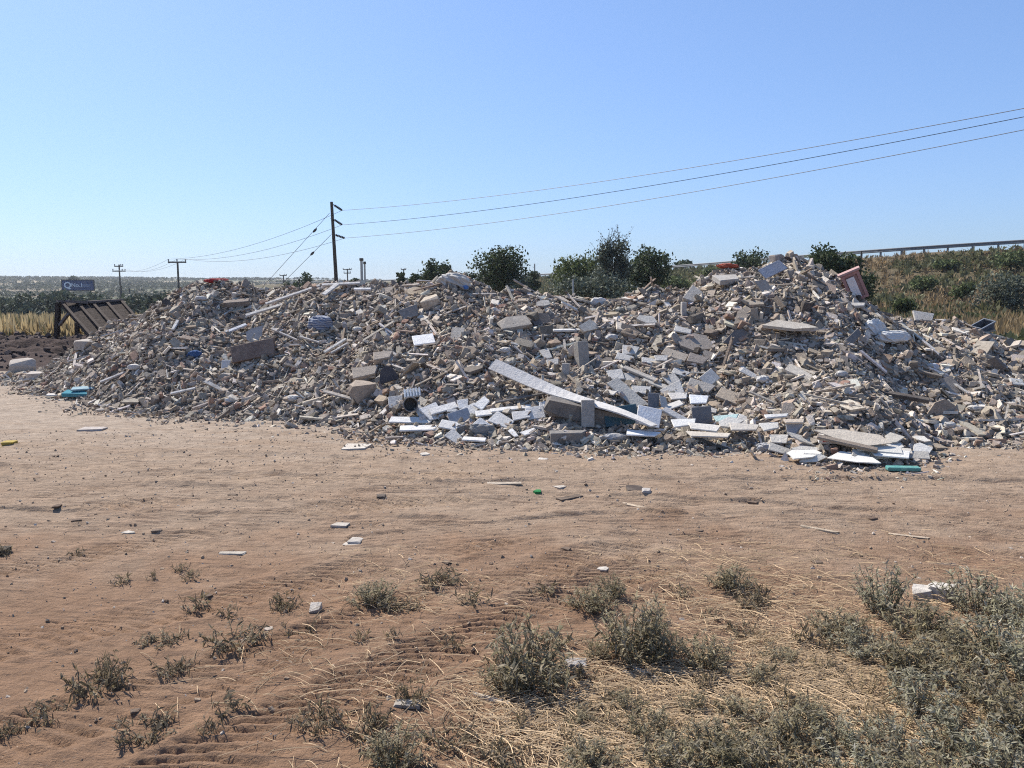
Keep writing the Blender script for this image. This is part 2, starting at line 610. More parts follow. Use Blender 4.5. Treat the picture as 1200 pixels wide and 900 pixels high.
def rot_random():
    q = rng.normal(size=4); q /= np.linalg.norm(q); w, x, y, z = q
    return np.array([[1 - 2 * (y * y + z * z), 2 * (x * y - z * w), 2 * (x * z + y * w)],
                     [2 * (x * y + z * w), 1 - 2 * (x * x + z * z), 2 * (y * z - x * w)],
                     [2 * (x * z - y * w), 2 * (y * z + x * w), 1 - 2 * (x * x + y * y)]])


def rot_to(n, spin):
    n = n / np.linalg.norm(n)
    a = np.cross([0, 0, 1.0], n); s = np.linalg.norm(a); c = n[2]
    if s < 1e-6: Q = np.eye(3)
    else:
        a /= s; K = np.array([[0, -a[2], a[1]], [a[2], 0, -a[0]], [-a[1], a[0], 0]])
        Q = np.eye(3) + s * K + (1 - c) * K @ K
    return Q @ Rz(spin)


def sample_surface(n, front=.35, over=1.0):
    out = []
    while len(out) < n:
        x = rng.uniform(-9.9, 12.2, 4000)
        Yf = np.interp(x, _f[:, 0], _f[:, 1]); Yr = np.interp(x, _r[:, 0], _r[:, 1])
        y = rng.uniform(7.0, 17.0, 4000)
        ok = (y > Yf - front * rng.random(4000) ** 2) & (y < Yr + over)
        out += list(zip(x[ok], y[ok]))
    return np.array(out[:n])


rub = Batch()
# core mound as part of the same mass
hx = np.arange(-10.2, 14.5, .07); hy = np.arange(6.8, 20.5, .07)
HX, HY = np.meshgrid(hx, hy)
HZ = H(HX, HY) - .008
core = grid_mesh('rubble_mound', HX, HY, np.where(HZ > .004, HZ, -.15))
core_o = link('rubble_mound', core, M_CORE, None, True)
tag(core_o, 'grey dusty fill under the broken pieces of the rubble heap', 'rubble heap', kind='structure')

HAND_PX = []   # filled below, pieces keep clear of these


def litter(n, lo, hi, power, kinds=(.62, .23, .15), front=.35, lift=.12):
    pts = sample_surface(n, front)
    hs = H(pts[:, 0], pts[:, 1])
    e = .15
    nxv = -(H(pts[:, 0] + e, pts[:, 1]) - H(pts[:, 0] - e, pts[:, 1])) / (2 * e)
    nyv = -(H(pts[:, 0], pts[:, 1] + e) - H(pts[:, 0], pts[:, 1] - e)) / (2 * e)
    for (x, y), h, a, b_ in zip(pts, hs, nxv, nyv):
        s = lo + (hi - lo) * rng.random() ** power
        z = max(h, gz_fast(x, y))
        k = rng.random()
        zone_slab = .5 + .5 * math.tanh((x - .8) / 1.5)     # more flat boards on the right half
        if k < kinds[0] * (1.25 - .45 * zone_slab):
            T = CH[rng.integers(len(CH))]
            M = (rot_random() if rng.random() < .45 else rot_to(np.array([a, b_, 1.0]) + rng.normal(0, .45, 3), rng.uniform(0, 6.3))) * np.array([s * rng.uniform(.95, 1.7), s * rng.uniform(.55, .9), s * rng.uniform(.3, .62)])
            c, _ = pick(CHCOL, CHW)
            off = s * lift * rng.uniform(-.3, 2.0)
        elif k < 1 - kinds[2]:
            T = SL[rng.integers(len(SL))] if rng.random() < .75 else TI[rng.integers(len(TI))]
            n_ = np.array([a, b_, 1.0]) + rng.normal(0, .5, 3)
            n_[2] = abs(n_[2])
            M = rot_to(n_, rng.uniform(0, 6.3)) * np.array([s * rng.uniform(1.1, 1.9), s * rng.uniform(.7, 1.1), rng.uniform(.012, .03) + s * .08])
            c, _ = pick(SLCOL, SLW)
            off = s * .25 * rng.uniform(0, 1.2)
        else:
            T = ST[rng.integers(len(ST))]
            n_ = np.array([a, b_, 1.0]) + rng.normal(0, .3, 3)
            M = rot_to(n_, rng.uniform(0, 6.3)) * np.array([s * rng.uniform(2.2, 4.5), s * rng.uniform(.2, .35), s * rng.uniform(.12, .3)])
            c, _ = pick(SLCOL, SLW)
            off = s * .2
        rub.inst(T, M, (x, y, z + off), c)


def gz_fast(x, y):
    return 0.0


litter(40000, .010, .028, 1.0, front=1.1)
litter(30000, .022, .055, 1.0, front=.7)
litter(13500, .045, .095, 1.4, front=.3)
litter(2000, .08, .125, 1.5, (.5, .35, .15), front=.15)
# dust and crumbs spilt in front of the foot
rub_o = rub.build('rubble', M_RUB)
tag(rub_o, 'broken concrete, brick and tile fragments covering the whole heap', 'rubble', kind='stuff')

# ------------------------------------------------------------------ hand-placed pieces of the heap
def obj_from(name, T, M, loc, col, m, label=None, cat=None, group=None, parent=None):
    b = Batch(); b.inst(T, M, (0, 0, 0), (1, 1, 1))
    o = b.build(name, m, parent)
    o.location = loc; o.color = (*col, 1)
    tag(o, label, cat, group)
    return o


def bevel(o, w=.006):
    bm = bmesh.new(); bm.from_mesh(o.data)
    bmesh.ops.bevel(bm, geom=bm.edges[:], offset=w, segments=1, affect='EDGES', clamp_overlap=True)
    bm.to_mesh(o.data); bm.free()


PX = lambda d: d / FPX     # metres per photo pixel at depth d


def piece(name, label, cat, px, py, L, W, T, tilt, spin, col, kind='tile', yaw=0, lift=0.0, mat=None, group=None, fwd=0.0, roll=0):
    """L, W, T in photo pixels at the piece's depth; tilt = lean towards the camera"""
    p = pile_hit(px, py) if py < 500 or 400 < px < 1200 else on_ground(px, py)
    if H(p[0], p[1]) < .01: p = on_ground(px, py)
    k = PX(p[1])
    src = {'tile': BOX, 'slab': SL[(int(px) * 7 + int(py)) % len(SL)], 'chunk': CH[(int(px) * 5 + int(py)) % len(CH)],
           'torn': TI[(int(px) + int(py)) % len(TI)]}[kind]
    M = Rz(R(yaw)) @ Ry(R(roll)) @ Rx(R(tilt)) @ Rz(R(spin)) @ np.diag([L * k, W * k, T * k])
    o = obj_from(name, src, M, (p[0], p[1] - fwd, p[2] + lift * k), col, mat or M_PANEL, label, cat, group)
    if kind in ('tile', 'torn'): bevel(o, min(.006, T * k * .3))
    HAND_PX.append((px, py, max(L, W) * .5))
    return o


WHITE, PALE, GREY, BEIGE, BROWN, DARK = (.69, .67, .635), (.58, .55, .50), (.40, .38, .35), (.38, .33, .27), (.17, .125, .10), (.07, .065, .065)
# long white board over the concrete beam
pp = [(577, 427), (606, 440), (640, 456), (672, 467), (705, 476), (735, 485), (766, 500)]
wpts = []
ya_, yb_ = pile_hit(577, 445)[1] - .12, pile_hit(766, 510)[1] - .12
for px, py in pp:
    wpts.append(at_depth(px, py, ya_ + (yb_ - ya_) * (px - 577) / 189))
wpts = np.array(wpts); tt = np.linspace(0, 1, 25)
cpts = np.stack([np.interp(tt, np.linspace(0, 1, len(pp)), wpts[:, i]) for i in range(3)], 1)
cpts = np.stack([np.convolve(np.pad(cpts[:, i], 3, 'reflect', reflect_type='odd'), np.ones(7) / 7, 'valid') for i in range(3)], 1)
tg = np.gradient(cpts, axis=0); tg /= np.linalg.norm(tg, axis=1)[:, None]
til = R(1) * np.convolve(np.pad(np.interp(tt, [0, .3, .5, 1], [44, 40, 14, 8]), 3, 'edge'), np.ones(7) / 7, 'valid')
wv_ = np.stack([np.zeros(25), np.cos(til), np.sin(til)], 1); wv_ -= tg * (wv_ * tg).sum(1)[:, None]; wv_ /= np.linalg.norm(wv_, axis=1)[:, None]
nn_ = np.cross(tg, wv_); hw_ = .085
c4 = np.stack([cpts - wv_ * hw_, cpts + wv_ * hw_, cpts + wv_ * hw_ + nn_ * .016, cpts - wv_ * hw_ + nn_ * .016], 1)
L, T = [], []
for i in range(24):
    for k in range(4):
        L += [i * 4 + k, i * 4 + (k + 1) % 4, (i + 1) * 4 + (k + 1) % 4, (i + 1) * 4 + k]; T.append(4)
L += [3, 2, 1, 0, 96, 97, 98, 99]; T += [4, 4]
o0 = cpts[12].copy(); b = Batch(); b.add(c4.reshape(-1, 3) - o0, L, T)
o = b.build('plank', M_PANEL); o.location = o0; o.color = (.60, .57, .53, 1)
tag(o, 'long bent white board lying across the heap above a dark concrete beam', 'board')
for px, py in pp: HAND_PX.append((px, py, 16))
piece('concrete_beam', 'dark concrete beam under the long bent board', 'beam', 684, 484, 90, 22, 18, 5, -4, (.17, .155, .14), 'chunk', lift=2, roll=12, fwd=.16, mat=M_PIECE)
piece('block', 'grey concrete block standing on end above the long white board', 'concrete block', 682, 428, 14, 12, 36, -10, 0, (.33, .31, .28), 'torn', yaw=25, lift=10, mat=M_PIECE)
piece('block', 'small pale block standing behind the long white board', 'concrete block', 663, 440, 9, 8, 17, -5, 0, (.45, .42, .38), 'torn', yaw=-15, lift=6, mat=M_PIECE)
piece('panel', 'brown fibreboard panel propped on the left half of the heap', 'panel', 300, 416, 50, 20, 9, 68, 13, (.19, .14, .115), lift=5, fwd=.1, mat=M_WOODP)
piece('tile', 'bright white tile alone in the middle of the heap', 'tile', 497, 403, 25, 20, 2.5, 30, 14, (.80, .79, .77), lift=5, fwd=.05)
piece('slab', 'beige slab just above the pair of beige blocks', 'slab', 450, 423, 22, 14, 8, 35, 8, (.43, .36, .29), 'torn', lift=4, mat=M_PIECE)
piece('slab', 'long beige block lying beside the black half disc', 'slab', 430, 443, 30, 18, 11, 35, 12, (.40, .34, .275), 'torn', lift=4, mat=M_PIECE)
piece('block', 'squarish beige block with a dark face below the long beige block', 'concrete block', 426, 463, 24, 20, 20, 12, 30, (.36, .295, .235), 'chunk', lift=5, mat=M_PIECE, fwd=.05)
piece('tile', 'pale grey tile lying left of the dark bucket', 'tile', 464, 474, 18, 17, 2, 48, 5, (.50, .49, .47), 'torn', lift=3)
# white boards at the foot left of the beam
wb = [(482, 496, 50, 12, 24, -2, 'white board at the foot of the heap below the dark bucket'), (492, 505, 46, 13, 18, 3, 'lowest white board at the foot, left of the white tile pile'),
      (507, 487, 26, 22, 40, -60, 'white board leaning upright right of the dark bucket'), (520, 482, 34, 12, 30, 25, 'narrow white board slanting up to the right'),
      (543, 477, 14, 14, 45, 10, 'small white tile at the left of the blue board'), (552, 484, 20, 18, 40, 40, 'pale blue grey tile in the pile of white tiles'),
      (566, 476, 20, 14, 35, 50, 'white tile leaning in the pile of white tiles'), (575, 487, 36, 12, 22, 12, 'white board flat under the pile of white tiles'),
      (588, 496, 26, 20, 35, -35, 'white tile slipped down in front of the pile of white tiles'), (600, 482, 52, 9, 18, 14, 'long narrow white strip below the white plank'),
      (612, 490, 24, 15, 35, 8, 'white tile left of the widest white tile'), (627, 487, 22, 18, 45, 10, 'white square tile touching the widest white tile'),
      (652, 481, 32, 18, 45, 0, 'widest bright white tile under the long white board'), (556, 518, 28, 10, 14, -8, 'white strip on the soil at the foot of the heap'),
      (530, 502, 30, 15, 30, -15, 'white board in the middle of the foot'), (566, 503, 24, 16, 45, -40, 'grey white tile above the strip on the soil')]
for px, py, L, W, tl, sp, lb in wb:
    piece('board', lb, 'board', px, py, L, W, 2.2, tl, sp, tuple(np.array(WHITE) * rng.uniform(.85, 1.05)), 'torn' if rng.random() < .6 else 'tile', lift=4, fwd=.04)
piece('board', 'grey blue board with torn edge among the white tiles', 'board', 540, 497, 26, 24, 2, 55, 20, (.30, .32, .35), 'torn', lift=6)
piece('kerb', 'concrete kerb stone lying on the soil at the foot', 'kerb stone', 668, 517, 44, 14, 13, 5, 2, (.22, .205, .19), 'torn', lift=5, mat=M_PIECE)
piece('block', 'grey concrete block standing above the kerb stone', 'concrete block', 688, 493, 15, 12, 32, -8, 0, (.36, .34, .31), 'torn', lift=10, mat=M_PIECE, fwd=.08)
piece('block', 'broken cream block beside the standing concrete block', 'concrete block', 672, 492, 22, 16, 16, 20, 35, (.40, .37, .30), 'chunk', lift=4, mat=M_PIECE)
piece('panel', 'white panel with specks leaning on the teal board', 'panel', 758, 494, 28, 26, 2.2, 50, -14, (.72, .72, .72), lift=8, fwd=.12)
piece('panel', 'flat white panel under the speckled white panel', 'panel', 752, 511, 40, 16, 2.2, 12, -12, (.74, .74, .73), 'torn', lift=5, fwd=.12)
piece('board', 'dark teal board behind the speckled white panel', 'board', 727, 494, 40, 24, 2.5, 62, 8, (.035, .10, .13), lift=8, fwd=.05)
piece('board', 'long grey board sloping down behind the white plank end', 'board', 738, 470, 64, 17, 2.4, 42, -52, (.43, .41, .37), lift=6, fwd=.04)
piece('plank', 'narrow grey plank on the slope right of the standing block', 'plank', 752, 445, 52, 7, 3, 25, -42, (.38, .35, .31), lift=6)
piece('plank', 'short grey plank touching the narrow grey plank', 'plank', 768, 455, 34, 9, 3, 25, -38, (.42, .39, .34), lift=5)
piece('slab', 'tan speckled slab on the right half near the foot', 'slab', 858, 472, 38, 20, 4, 34, -33, (.44, .36, .27), 'tile', lift=6, fwd=.05, mat=M_PIECE)
piece('tile', 'bright white tile left of the tan speckled slab', 'tile', 819, 474, 22, 16, 2.2, 33, -6, (.80, .79, .77), 'torn', lift=6, fwd=.05)
piece('slab', 'grey slab above the bright white tile', 'slab', 822, 459, 30, 18, 3, 38, -25, (.40, .365, .32), 'torn', lift=5)
piece('panel', 'dark grey panel standing under the bright white tile', 'panel', 822, 497, 24, 24, 2.4, 74, 5, (.16, .16, .17), 'torn', lift=8)
piece('panel', 'dark blue grey panel left of the pale upright shard', 'panel', 766, 480, 14, 24, 2, 78, 0, (.15, .165, .19), 'torn', lift=8)
piece('shard', 'pale upright shard between two dark panels', 'shard', 778, 480, 10, 22, 2, 66, 15, (.50, .49, .46), 'slab', lift=8)
piece('channel', 'grey folded metal channel left of the dark grey panel', 'metal channel', 795, 497, 42, 9, 4, 35, -42, (.42, .42, .42), 'tile', lift=8)
piece('slab', 'large flat brown grey slab in the middle of the right half', 'slab', 812, 408, 40, 26, 4, 40, -8, (.33, .285, .24), 'slab', lift=5, mat=M_PIECE)
piece('slab', 'thin curved beige slab below the large brown grey slab', 'slab', 790, 421, 30, 14, 3, 35, -28, (.42, .36, .29), 'torn', lift=5, mat=M_PIECE)
piece('slab', 'brownish slab right of the thin curved beige slab', 'slab', 818, 427, 22, 15, 3, 40, -25, (.33, .28, .235), 'torn', lift=5, mat=M_PIECE)
piece('slab', 'pale grey slab high on the right half', 'slab', 758, 380, 24, 15, 3.5, 34, 0, (.44, .42, .385), 'slab', lift=5, mat=M_PIECE)
for px, py, L, W, sp, lb in [(739, 416, 20, 17, -10, 'right of the standing block'), (732, 424, 20, 12, -20, 'second one'), (722, 444, 20, 17, 8, ''), (752, 462, 24, 13, -8, ''),
                             (740, 447, 18, 14, 5, ''), (788, 450, 18, 18, 25, ''), (760, 428, 18, 10, -14, ''), (800, 392, 19, 11, -22, ''),
                             (775, 425, 17, 10, 0, ''), (648, 430, 15, 12, 10, ''), (640, 420, 17, 12, -70, '')]:
    piece('tile', 'small pale broken tile on the slope right of the long white board', 'tile', px, py, L, W, 2.2, 36, sp, tuple(np.array(PALE) * rng.uniform(.8, 1.0)), 'torn',
          lift=5, group='pale broken tiles right of the long white board')
# peak
piece('sheet', 'blue grey metal sheet propped near the peak of the heap', 'metal sheet', 902, 324, 32, 15, 1.6, 50, 30, (.24, .27, .33), lift=8, fwd=.12)
piece('slab', 'thick concrete slab with shaded underside left of the blue grey sheet', 'slab', 851, 334, 28, 24, 6, 15, 8, (.40, .375, .34), 'torn', lift=6, fwd=.12, mat=M_PIECE)
piece('boulder', 'round stone sitting on the very top of the heap', 'stone', 910, 299, 11, 10, 9, 0, 20, (.34, .30, .27), 'chunk', lift=5, mat=M_PIECE)
piece('slab', 'pale slab leaning on the slope left of the thick concrete slab', 'slab', 812, 352, 26, 15, 5, 45, 55, (.45, .42, .375), 'torn', lift=6, mat=M_PIECE)
piece('block', 'upright concrete stub below the pale leaning slab', 'concrete block', 802, 369, 7, 7, 16, 0, 0, (.48, .45, .41), 'torn', lift=7, mat=M_PIECE)
piece('slab', 'wide cream slab above the grey hollow on the right', 'slab', 920, 388, 50, 24, 3.5, 20, -6, (.46, .42, .36), 'slab', lift=6, fwd=.1, mat=M_PIECE)
piece('panel', 'dark grey panel under the wide cream slab', 'panel', 862, 402, 30, 20, 3, 66, 20, (.15, .14, .135), 'slab', lift=6)
piece('slab', 'pale flat slab right of the broken pink cabinet', 'slab', 1003, 362, 26, 12, 3, 18, 0, (.45, .43, .40), 'torn', lift=4, mat=M_PIECE)
piece('slab', 'grey slab on the crest at the right end', 'slab', 1083, 372, 24, 17, 3, 40, -12, (.42, .40, .37), 'torn', lift=5, mat=M_PIECE)
piece('slab', 'pale slab on the far right slope', 'slab', 1191, 452, 15, 11, 2.5, 35, -10, (.50, .49, .46), 'torn', lift=4, mat=M_PIECE)
piece('shard', 'long dark shard in the grey hollow', 'shard', 1000, 402, 26, 10, 3, 60, 42, (.17, .165, .16), 'torn', lift=6)
piece('plank', 'thin brown lath in the grey hollow on the right', 'plank', 1080, 442, 44, 4, 3, 20, -35, (.20, .17, .14), lift=6, mat=M_WOODP)
piece('plank', 'dark rotten plank low on the right half', 'plank', 1045, 468, 80, 8, 5, 20, -24, (.10, .085, .075), lift=6, mat=M_WOODP)
piece('slab', 'tan rough slab low on the right above the foot boards', 'slab', 925, 487, 22, 20, 3, 45, 15, (.40, .33, .26), 'slab', lift=5, mat=M_PIECE)
piece('slab', 'slanting brown block on the left slope of the heap', 'slab', 278, 360, 32, 10, 6, 20, 14, (.24, .20, .17), 'torn', lift=5, mat=M_PIECE)
piece('slab', 'grey slab on the slope below the big white sack', 'slab', 603, 384, 32, 20, 8, 35, 22, (.36, .325, .28), 'chunk', lift=4, mat=M_PIECE)
piece('slab', 'pale slab near the crest right of the big white sack', 'slab', 637, 360, 20, 12, 3, 35, 0, (.46, .43, .39), 'slab', lift=4, mat=M_PIECE)
piece('plank', 'white plank lying level high in the middle of the heap', 'plank', 665, 391, 34, 5, 2.5, 20, 3, (.64, .62, .58), lift=4)
piece('slab', 'grey shaded slab left of the bright white tile in the middle', 'slab', 480, 372, 24, 15, 5, 60, 22, (.26, .235, .21), 'torn', lift=5, mat=M_PIECE)
piece('tile', 'narrow white upright tile beside the brown panel', 'tile', 265, 434, 11, 17, 2, 68, 0, (.60, .59, .57), lift=4)
piece('slab', 'grey sheet sticking up behind the brown panel', 'slab', 298, 400, 22, 18, 2.4, 62, 40, (.42, .39, .36), 'slab', lift=8)
# sticks and laths on the left half
for px, py, L, W, sp, c, lb in [(345, 352, 70, 4, 36, (.56, .53, .49), 'long pale lath running up to the crest below the utility pole'),
                                (318, 368, 60, 5, 32, (.50, .48, .45), 'long pale lath below the lath that runs up to the crest'),
                                (388, 346, 28, 6, 62, (.66, .63, .58), 'white lath standing below the utility pole'),
                                (425, 346, 20, 4, 0, (.74, .72, .69), 'bright white lath right of the utility pole'),
                                (400, 340, 44, 4, 6, (.60, .57, .53), 'white lath lying level at the foot of the utility pole'),
                                (277, 392, 26, 5, 40, (.60, .60, .62), 'curved white strip in the blue grey hollow'),
                                (393, 412, 34, 4, 52, (.56, .53, .48), 'thin upright lath in the middle left of the heap'),
                                (398, 415, 26, 3, 50, (.50, .47, .43), 'thinner lath beside the upright lath'),
                                (338, 401, 30, 2.5, -33, (.48, .44, .40), 'thin lath right of the brown panel'),
                                (363, 405, 28, 2.5, -25, (.52, .48, .43), 'thin lath pointing at the upright lath'),
                                (397, 470, 42, 5, -22, (.50, .44, .37), 'beige batten left of the squarish beige block'),
                                (206, 388, 4, 20, 0, (.55, .53, .50), 'short upright lath on the left slope'),
                                (135, 448, 34, 3.5, 40, (.50, .47, .44), 'lath near the left end of the heap'),
                                (215, 465, 28, 3.5, 22, (.55, .53, .50), 'pale lath near the foot on the left'),
                                (610, 473, 62, 3.2, 16, (.20, .185, .17), 'dark pipe under the long white board'),
                                (905, 478, 60, 4, -40, (.36, .32, .27), 'beige batten beside the tan speckled slab')]:
    piece('lath', lb, 'lath', px, py, L, W, 2.4, 32, sp, c, lift=7, mat=M_WOODP)
# foot boards at the right
fb = [(936, 535, 42, 22, 1.2, 12, 12, (.72, .69, .62), 'slab', 'cream torn sheet lying on the soil left of the printed carton'),
      (992, 541, 46, 20, 1.2, 14, -14, (.70, .67, .60), 'slab', 'cream torn sheet at the front edge of the foot boards'),
      (996, 521, 66, 22, 1.0, 22, -20, (.50, .44, .36), 'slab', 'large beige board lying over the foot boards'),
      (985, 528, 56, 6, 4, 25, -24, (.26, .21, .165), 'tile', 'brown batten under the large beige board'),
      (1036, 536, 40, 18, 2, 12, -10, (.62, .61, .57), 'torn', 'grey white sheet behind the teal pad'),
      (1022, 530, 40, 16, 2, 18, -16, (.58, .56, .50), 'torn', 'grey white sheet beside the large beige board'),
      (1072, 532, 18, 14, 2, 30, 30, (.66, .63, .57), 'slab', 'curled white shard at the right end of the foot boards'),
      (898, 509, 20, 12, 2.5, 25, 8, (.62, .59, .53), 'torn', 'white board left of the curved grey sheet'),
      (832, 519, 44, 12, 2, 14, -8, (.56, .50, .42), 'torn', 'beige board on the soil left of the foot boards'),
      (822, 510, 32, 12, 2, 22, -10, (.66, .62, .55), 'torn', 'cream board above the beige board on the soil'),
      (850, 505, 26, 14, 2, 30, 20, (.64, .60, .53), 'slab', 'cream board with torn end near the mint sheet'),
      (868, 510, 28, 12, 2, 24, -6, (.55, .50, .43), 'torn', 'beige board right of the cream torn board'),
      (848, 499, 26, 8, 2, 30, 8, (.52, .66, .60), 'torn', 'mint green sheet near the foot on the right'),
      (925, 503, 22, 7, 2.5, 24, 2, (.55, .46, .36), 'torn', 'tan board just above the white boards at right'),
      (905, 497, 24, 6, 2.5, 25, 5, (.66, .64, .60), 'torn', 'narrow white board just above the foot at right'),
      (800, 505, 24, 12, 2, 25, 4, (.68, .66, .61), 'torn', 'pale board left of the cream boards')]
for px, py, L, W, T, tl, sp, c, kd, lb in fb:
    piece('board', lb, 'board', px, py, L * 1.2, W * 1.25, T, tl, sp, c, kd, lift=8 + (py < 530) * 4, fwd=.14)
piece('panel', 'curved grey sheet standing among the foot boards', 'panel', 930, 512, 20, 22, 2, 66, 25, (.36, .37, .39), 'slab', lift=8)
piece('pad', 'teal foam pad at the front edge of the foot boards', 'pad', 1052, 550, 38, 9, 4.5, 6, -3, (.10, .30, .27), lift=4, fwd=.1, mat=M_SACK)
piece('board', 'teal board lying at the foot on the left', 'board', 93, 464, 36, 13, 4.5, 14, -2, (.05, .24, .30), lift=3)
piece('board', 'pale blue board on top of the teal board', 'board', 98, 460, 26, 9, 2, 16, 10, (.30, .42, .46), lift=5)
piece('sheet', 'flat white sheet on the soil left of the teal board', 'sheet', 66, 464, 22, 9, 1.6, 8, 4, (.55, .52, .48), 'torn', lift=1.5)
piece('boulder', 'large angular concrete lump at the left tip of the heap', 'concrete lump', 27, 437, 24, 18, 17, 10, 25, (.42, .37, .32), 'chunk', lift=6, mat=M_PIECE)
piece('boulder', 'smaller pale lump beside the large angular lump', 'concrete lump', 42, 444, 16, 12, 9, 10, 0, (.48, .43, .38), 'chunk', lift=3, mat=M_PIECE)
piece('boulder', 'rounded lump on the left slope below the wooden ramp', 'concrete lump', 98, 408, 18, 14, 11, 10, -20, (.40, .36, .32), 'chunk', lift=4, mat=M_PIECE)

# drifts of white tiles and pale boards along the foot
for i in range(46):
    if i < 24:
        px, py = rng.uniform(466, 690), rng.uniform(478, 516); c = np.array(WHITE) * rng.uniform(.75, 1.1); L = rng.uniform(10, 24)
        lb, gp = 'small white tile fragment in the drift of white tiles at the foot of the heap', 'white tile fragments at the foot of the heap'
    else:
        px, py = rng.uniform(700, 905), rng.uniform(440, 512); c = np.array(PALE) * rng.uniform(.75, 1.1); L = rng.uniform(14, 28)
        lb, gp = 'pale broken board piece on the lower slope between the speckled panel and the foot boards', 'pale board pieces low on the right half'
    if np.any(np.hypot(np.array(HAND_PX)[:, 0] - px, np.array(HAND_PX)[:, 1] - py) < 9): continue
    piece('tile_fragment' if i < 24 else 'board_fragment', lb, 'tile' if i < 24 else 'board', px, py, L, L * rng.uniform(.4, .75), 1.8, rng.uniform(15, 55), rng.uniform(-60, 60), tuple(np.clip(c, 0, .82)),
          'torn', yaw=rng.uniform(-25, 25), lift=4, fwd=.03, roll=rng.uniform(-12, 12), group=gp)

for i in range(14):
    px, py = rng.uniform(905, 1078), rng.uniform(516, 546); L = rng.uniform(18, 38)
    piece('board_fragment', 'small pale torn sheet among the cream sheets spread at the right foot of the heap', 'board', px, py, L, L * rng.uniform(.4, .7), 1.6, rng.uniform(8, 40), rng.uniform(-40, 40),
          tuple(np.array((.58, .54, .47)) * rng.uniform(.7, 1.2)), 'slab' if i % 2 else 'torn', yaw=rng.uniform(-20, 20), lift=7, fwd=.08, roll=rng.uniform(-14, 14), group='pale torn sheets at the right foot')

# half disc
b = Batch(); n = 16
an = np.linspace(0, math.pi, n)
v = np.concatenate([np.stack([np.cos(an), np.sin(an), np.full(n, -.5)], 1), np.stack([np.cos(an), np.sin(an), np.full(n, .5)], 1)])
L = list(range(n))[::-1] + list(range(n, 2 * n)); T = [n, n]
for i in range(n):
    k = (i + 1) % n; L += [i, k, n + k, n + i]; T.append(4)
p = pile_hit(458, 446); k = PX(p[1])
M = Rx(R(68)) @ Rz(R(18)) @ np.diag([11 * k, 19 * k, 2 * k])
o = obj_from('rubber_mat', (v, np.array(L), np.array(T)), M, p + [0, -.08, .0], (.045, .045, .055), M_PANEL, 'black half disc standing upright in the middle of the heap', 'rubber mat')
HAND_PX.append((458, 440, 14))


def lathe(profile, n=24):
    pr = np.array(profile); an = np.arange(n) / n * 2 * math.pi
    v = np.stack([pr[:, 0][:, None] * np.cos(an), pr[:, 0][:, None] * np.sin(an), np.repeat(pr[:, 1][:, None], n, 1)], -1).reshape(-1, 3)
    L, T = [], []
    for i in range(len(pr) - 1):
        for j in range(n):
            L += [i * n + j, i * n + (j + 1) % n, (i + 1) * n + (j + 1) % n, (i + 1) * n + j]; T.append(4)
    L += list(range(n))[::-1]; T.append(n)
    return v, np.array(L), np.array(T)


# bucket lying on its side
p = pile_hit(482, 478); k = PX(p[1]); s = 8.2 * k
root = empty('bucket', p + [0, -.14, .06])
tag(root, 'dark round bucket lying on its side with its mouth towards the viewer', 'bucket')
Mb = Rz(R(12)) @ Rx(R(80))
T_ = lathe([(.8, 0), (.84, .05), (1.0, 1.5), (.95, 1.5), (.80, .1), (.02, .09)])
b = Batch(); b.inst(T_, Mb * s, (0, 0, 0)); bd = b.build('body', M_PANEL, root); bd.color = (.10, .095, .09, 1)
b = Batch(); ang = np.linspace(0, 2 * math.pi, 25)
b.tube(np.stack([np.cos(ang) * 1.0, np.sin(ang) * 1.0, np.full(25, 1.5)], 1) @ (Mb * s).T, .07 * s, 6, caps=False)
rm = b.build('rim', M_PANEL, bd); rm.color = (.16, .16, .165, 1)
HAND_PX.append((482, 478, 14))

# ribbed white heater panel
p = pile_hit(484, 465); k = PX(p[1])
root = empty('heater_panel', p + [0, -.06, .05])
tag(root, 'white ribbed heater panel above the dark bucket', 'heater panel')
Mh = Rx(R(50)) @ Rz(R(8))
b = Batch(); b.box((0, 0, 0), (20 * k, 11 * k, 1.5 * k), Mh); q = b.build('back_plate', M_PANEL, root); q.color = (.62, .62, .60, 1)
b = Batch()
for i in range(6):
    b.box(Mh @ np.array([(i - 2.5) * 3.4 * k, 0, 1.9 * k]), (1.7 * k, 11 * k, 2.2 * k), Mh)
q = b.build('ribs', M_PANEL, root); q.color = (.74, .74, .72, 1)
HAND_PX.append((484, 465, 14))


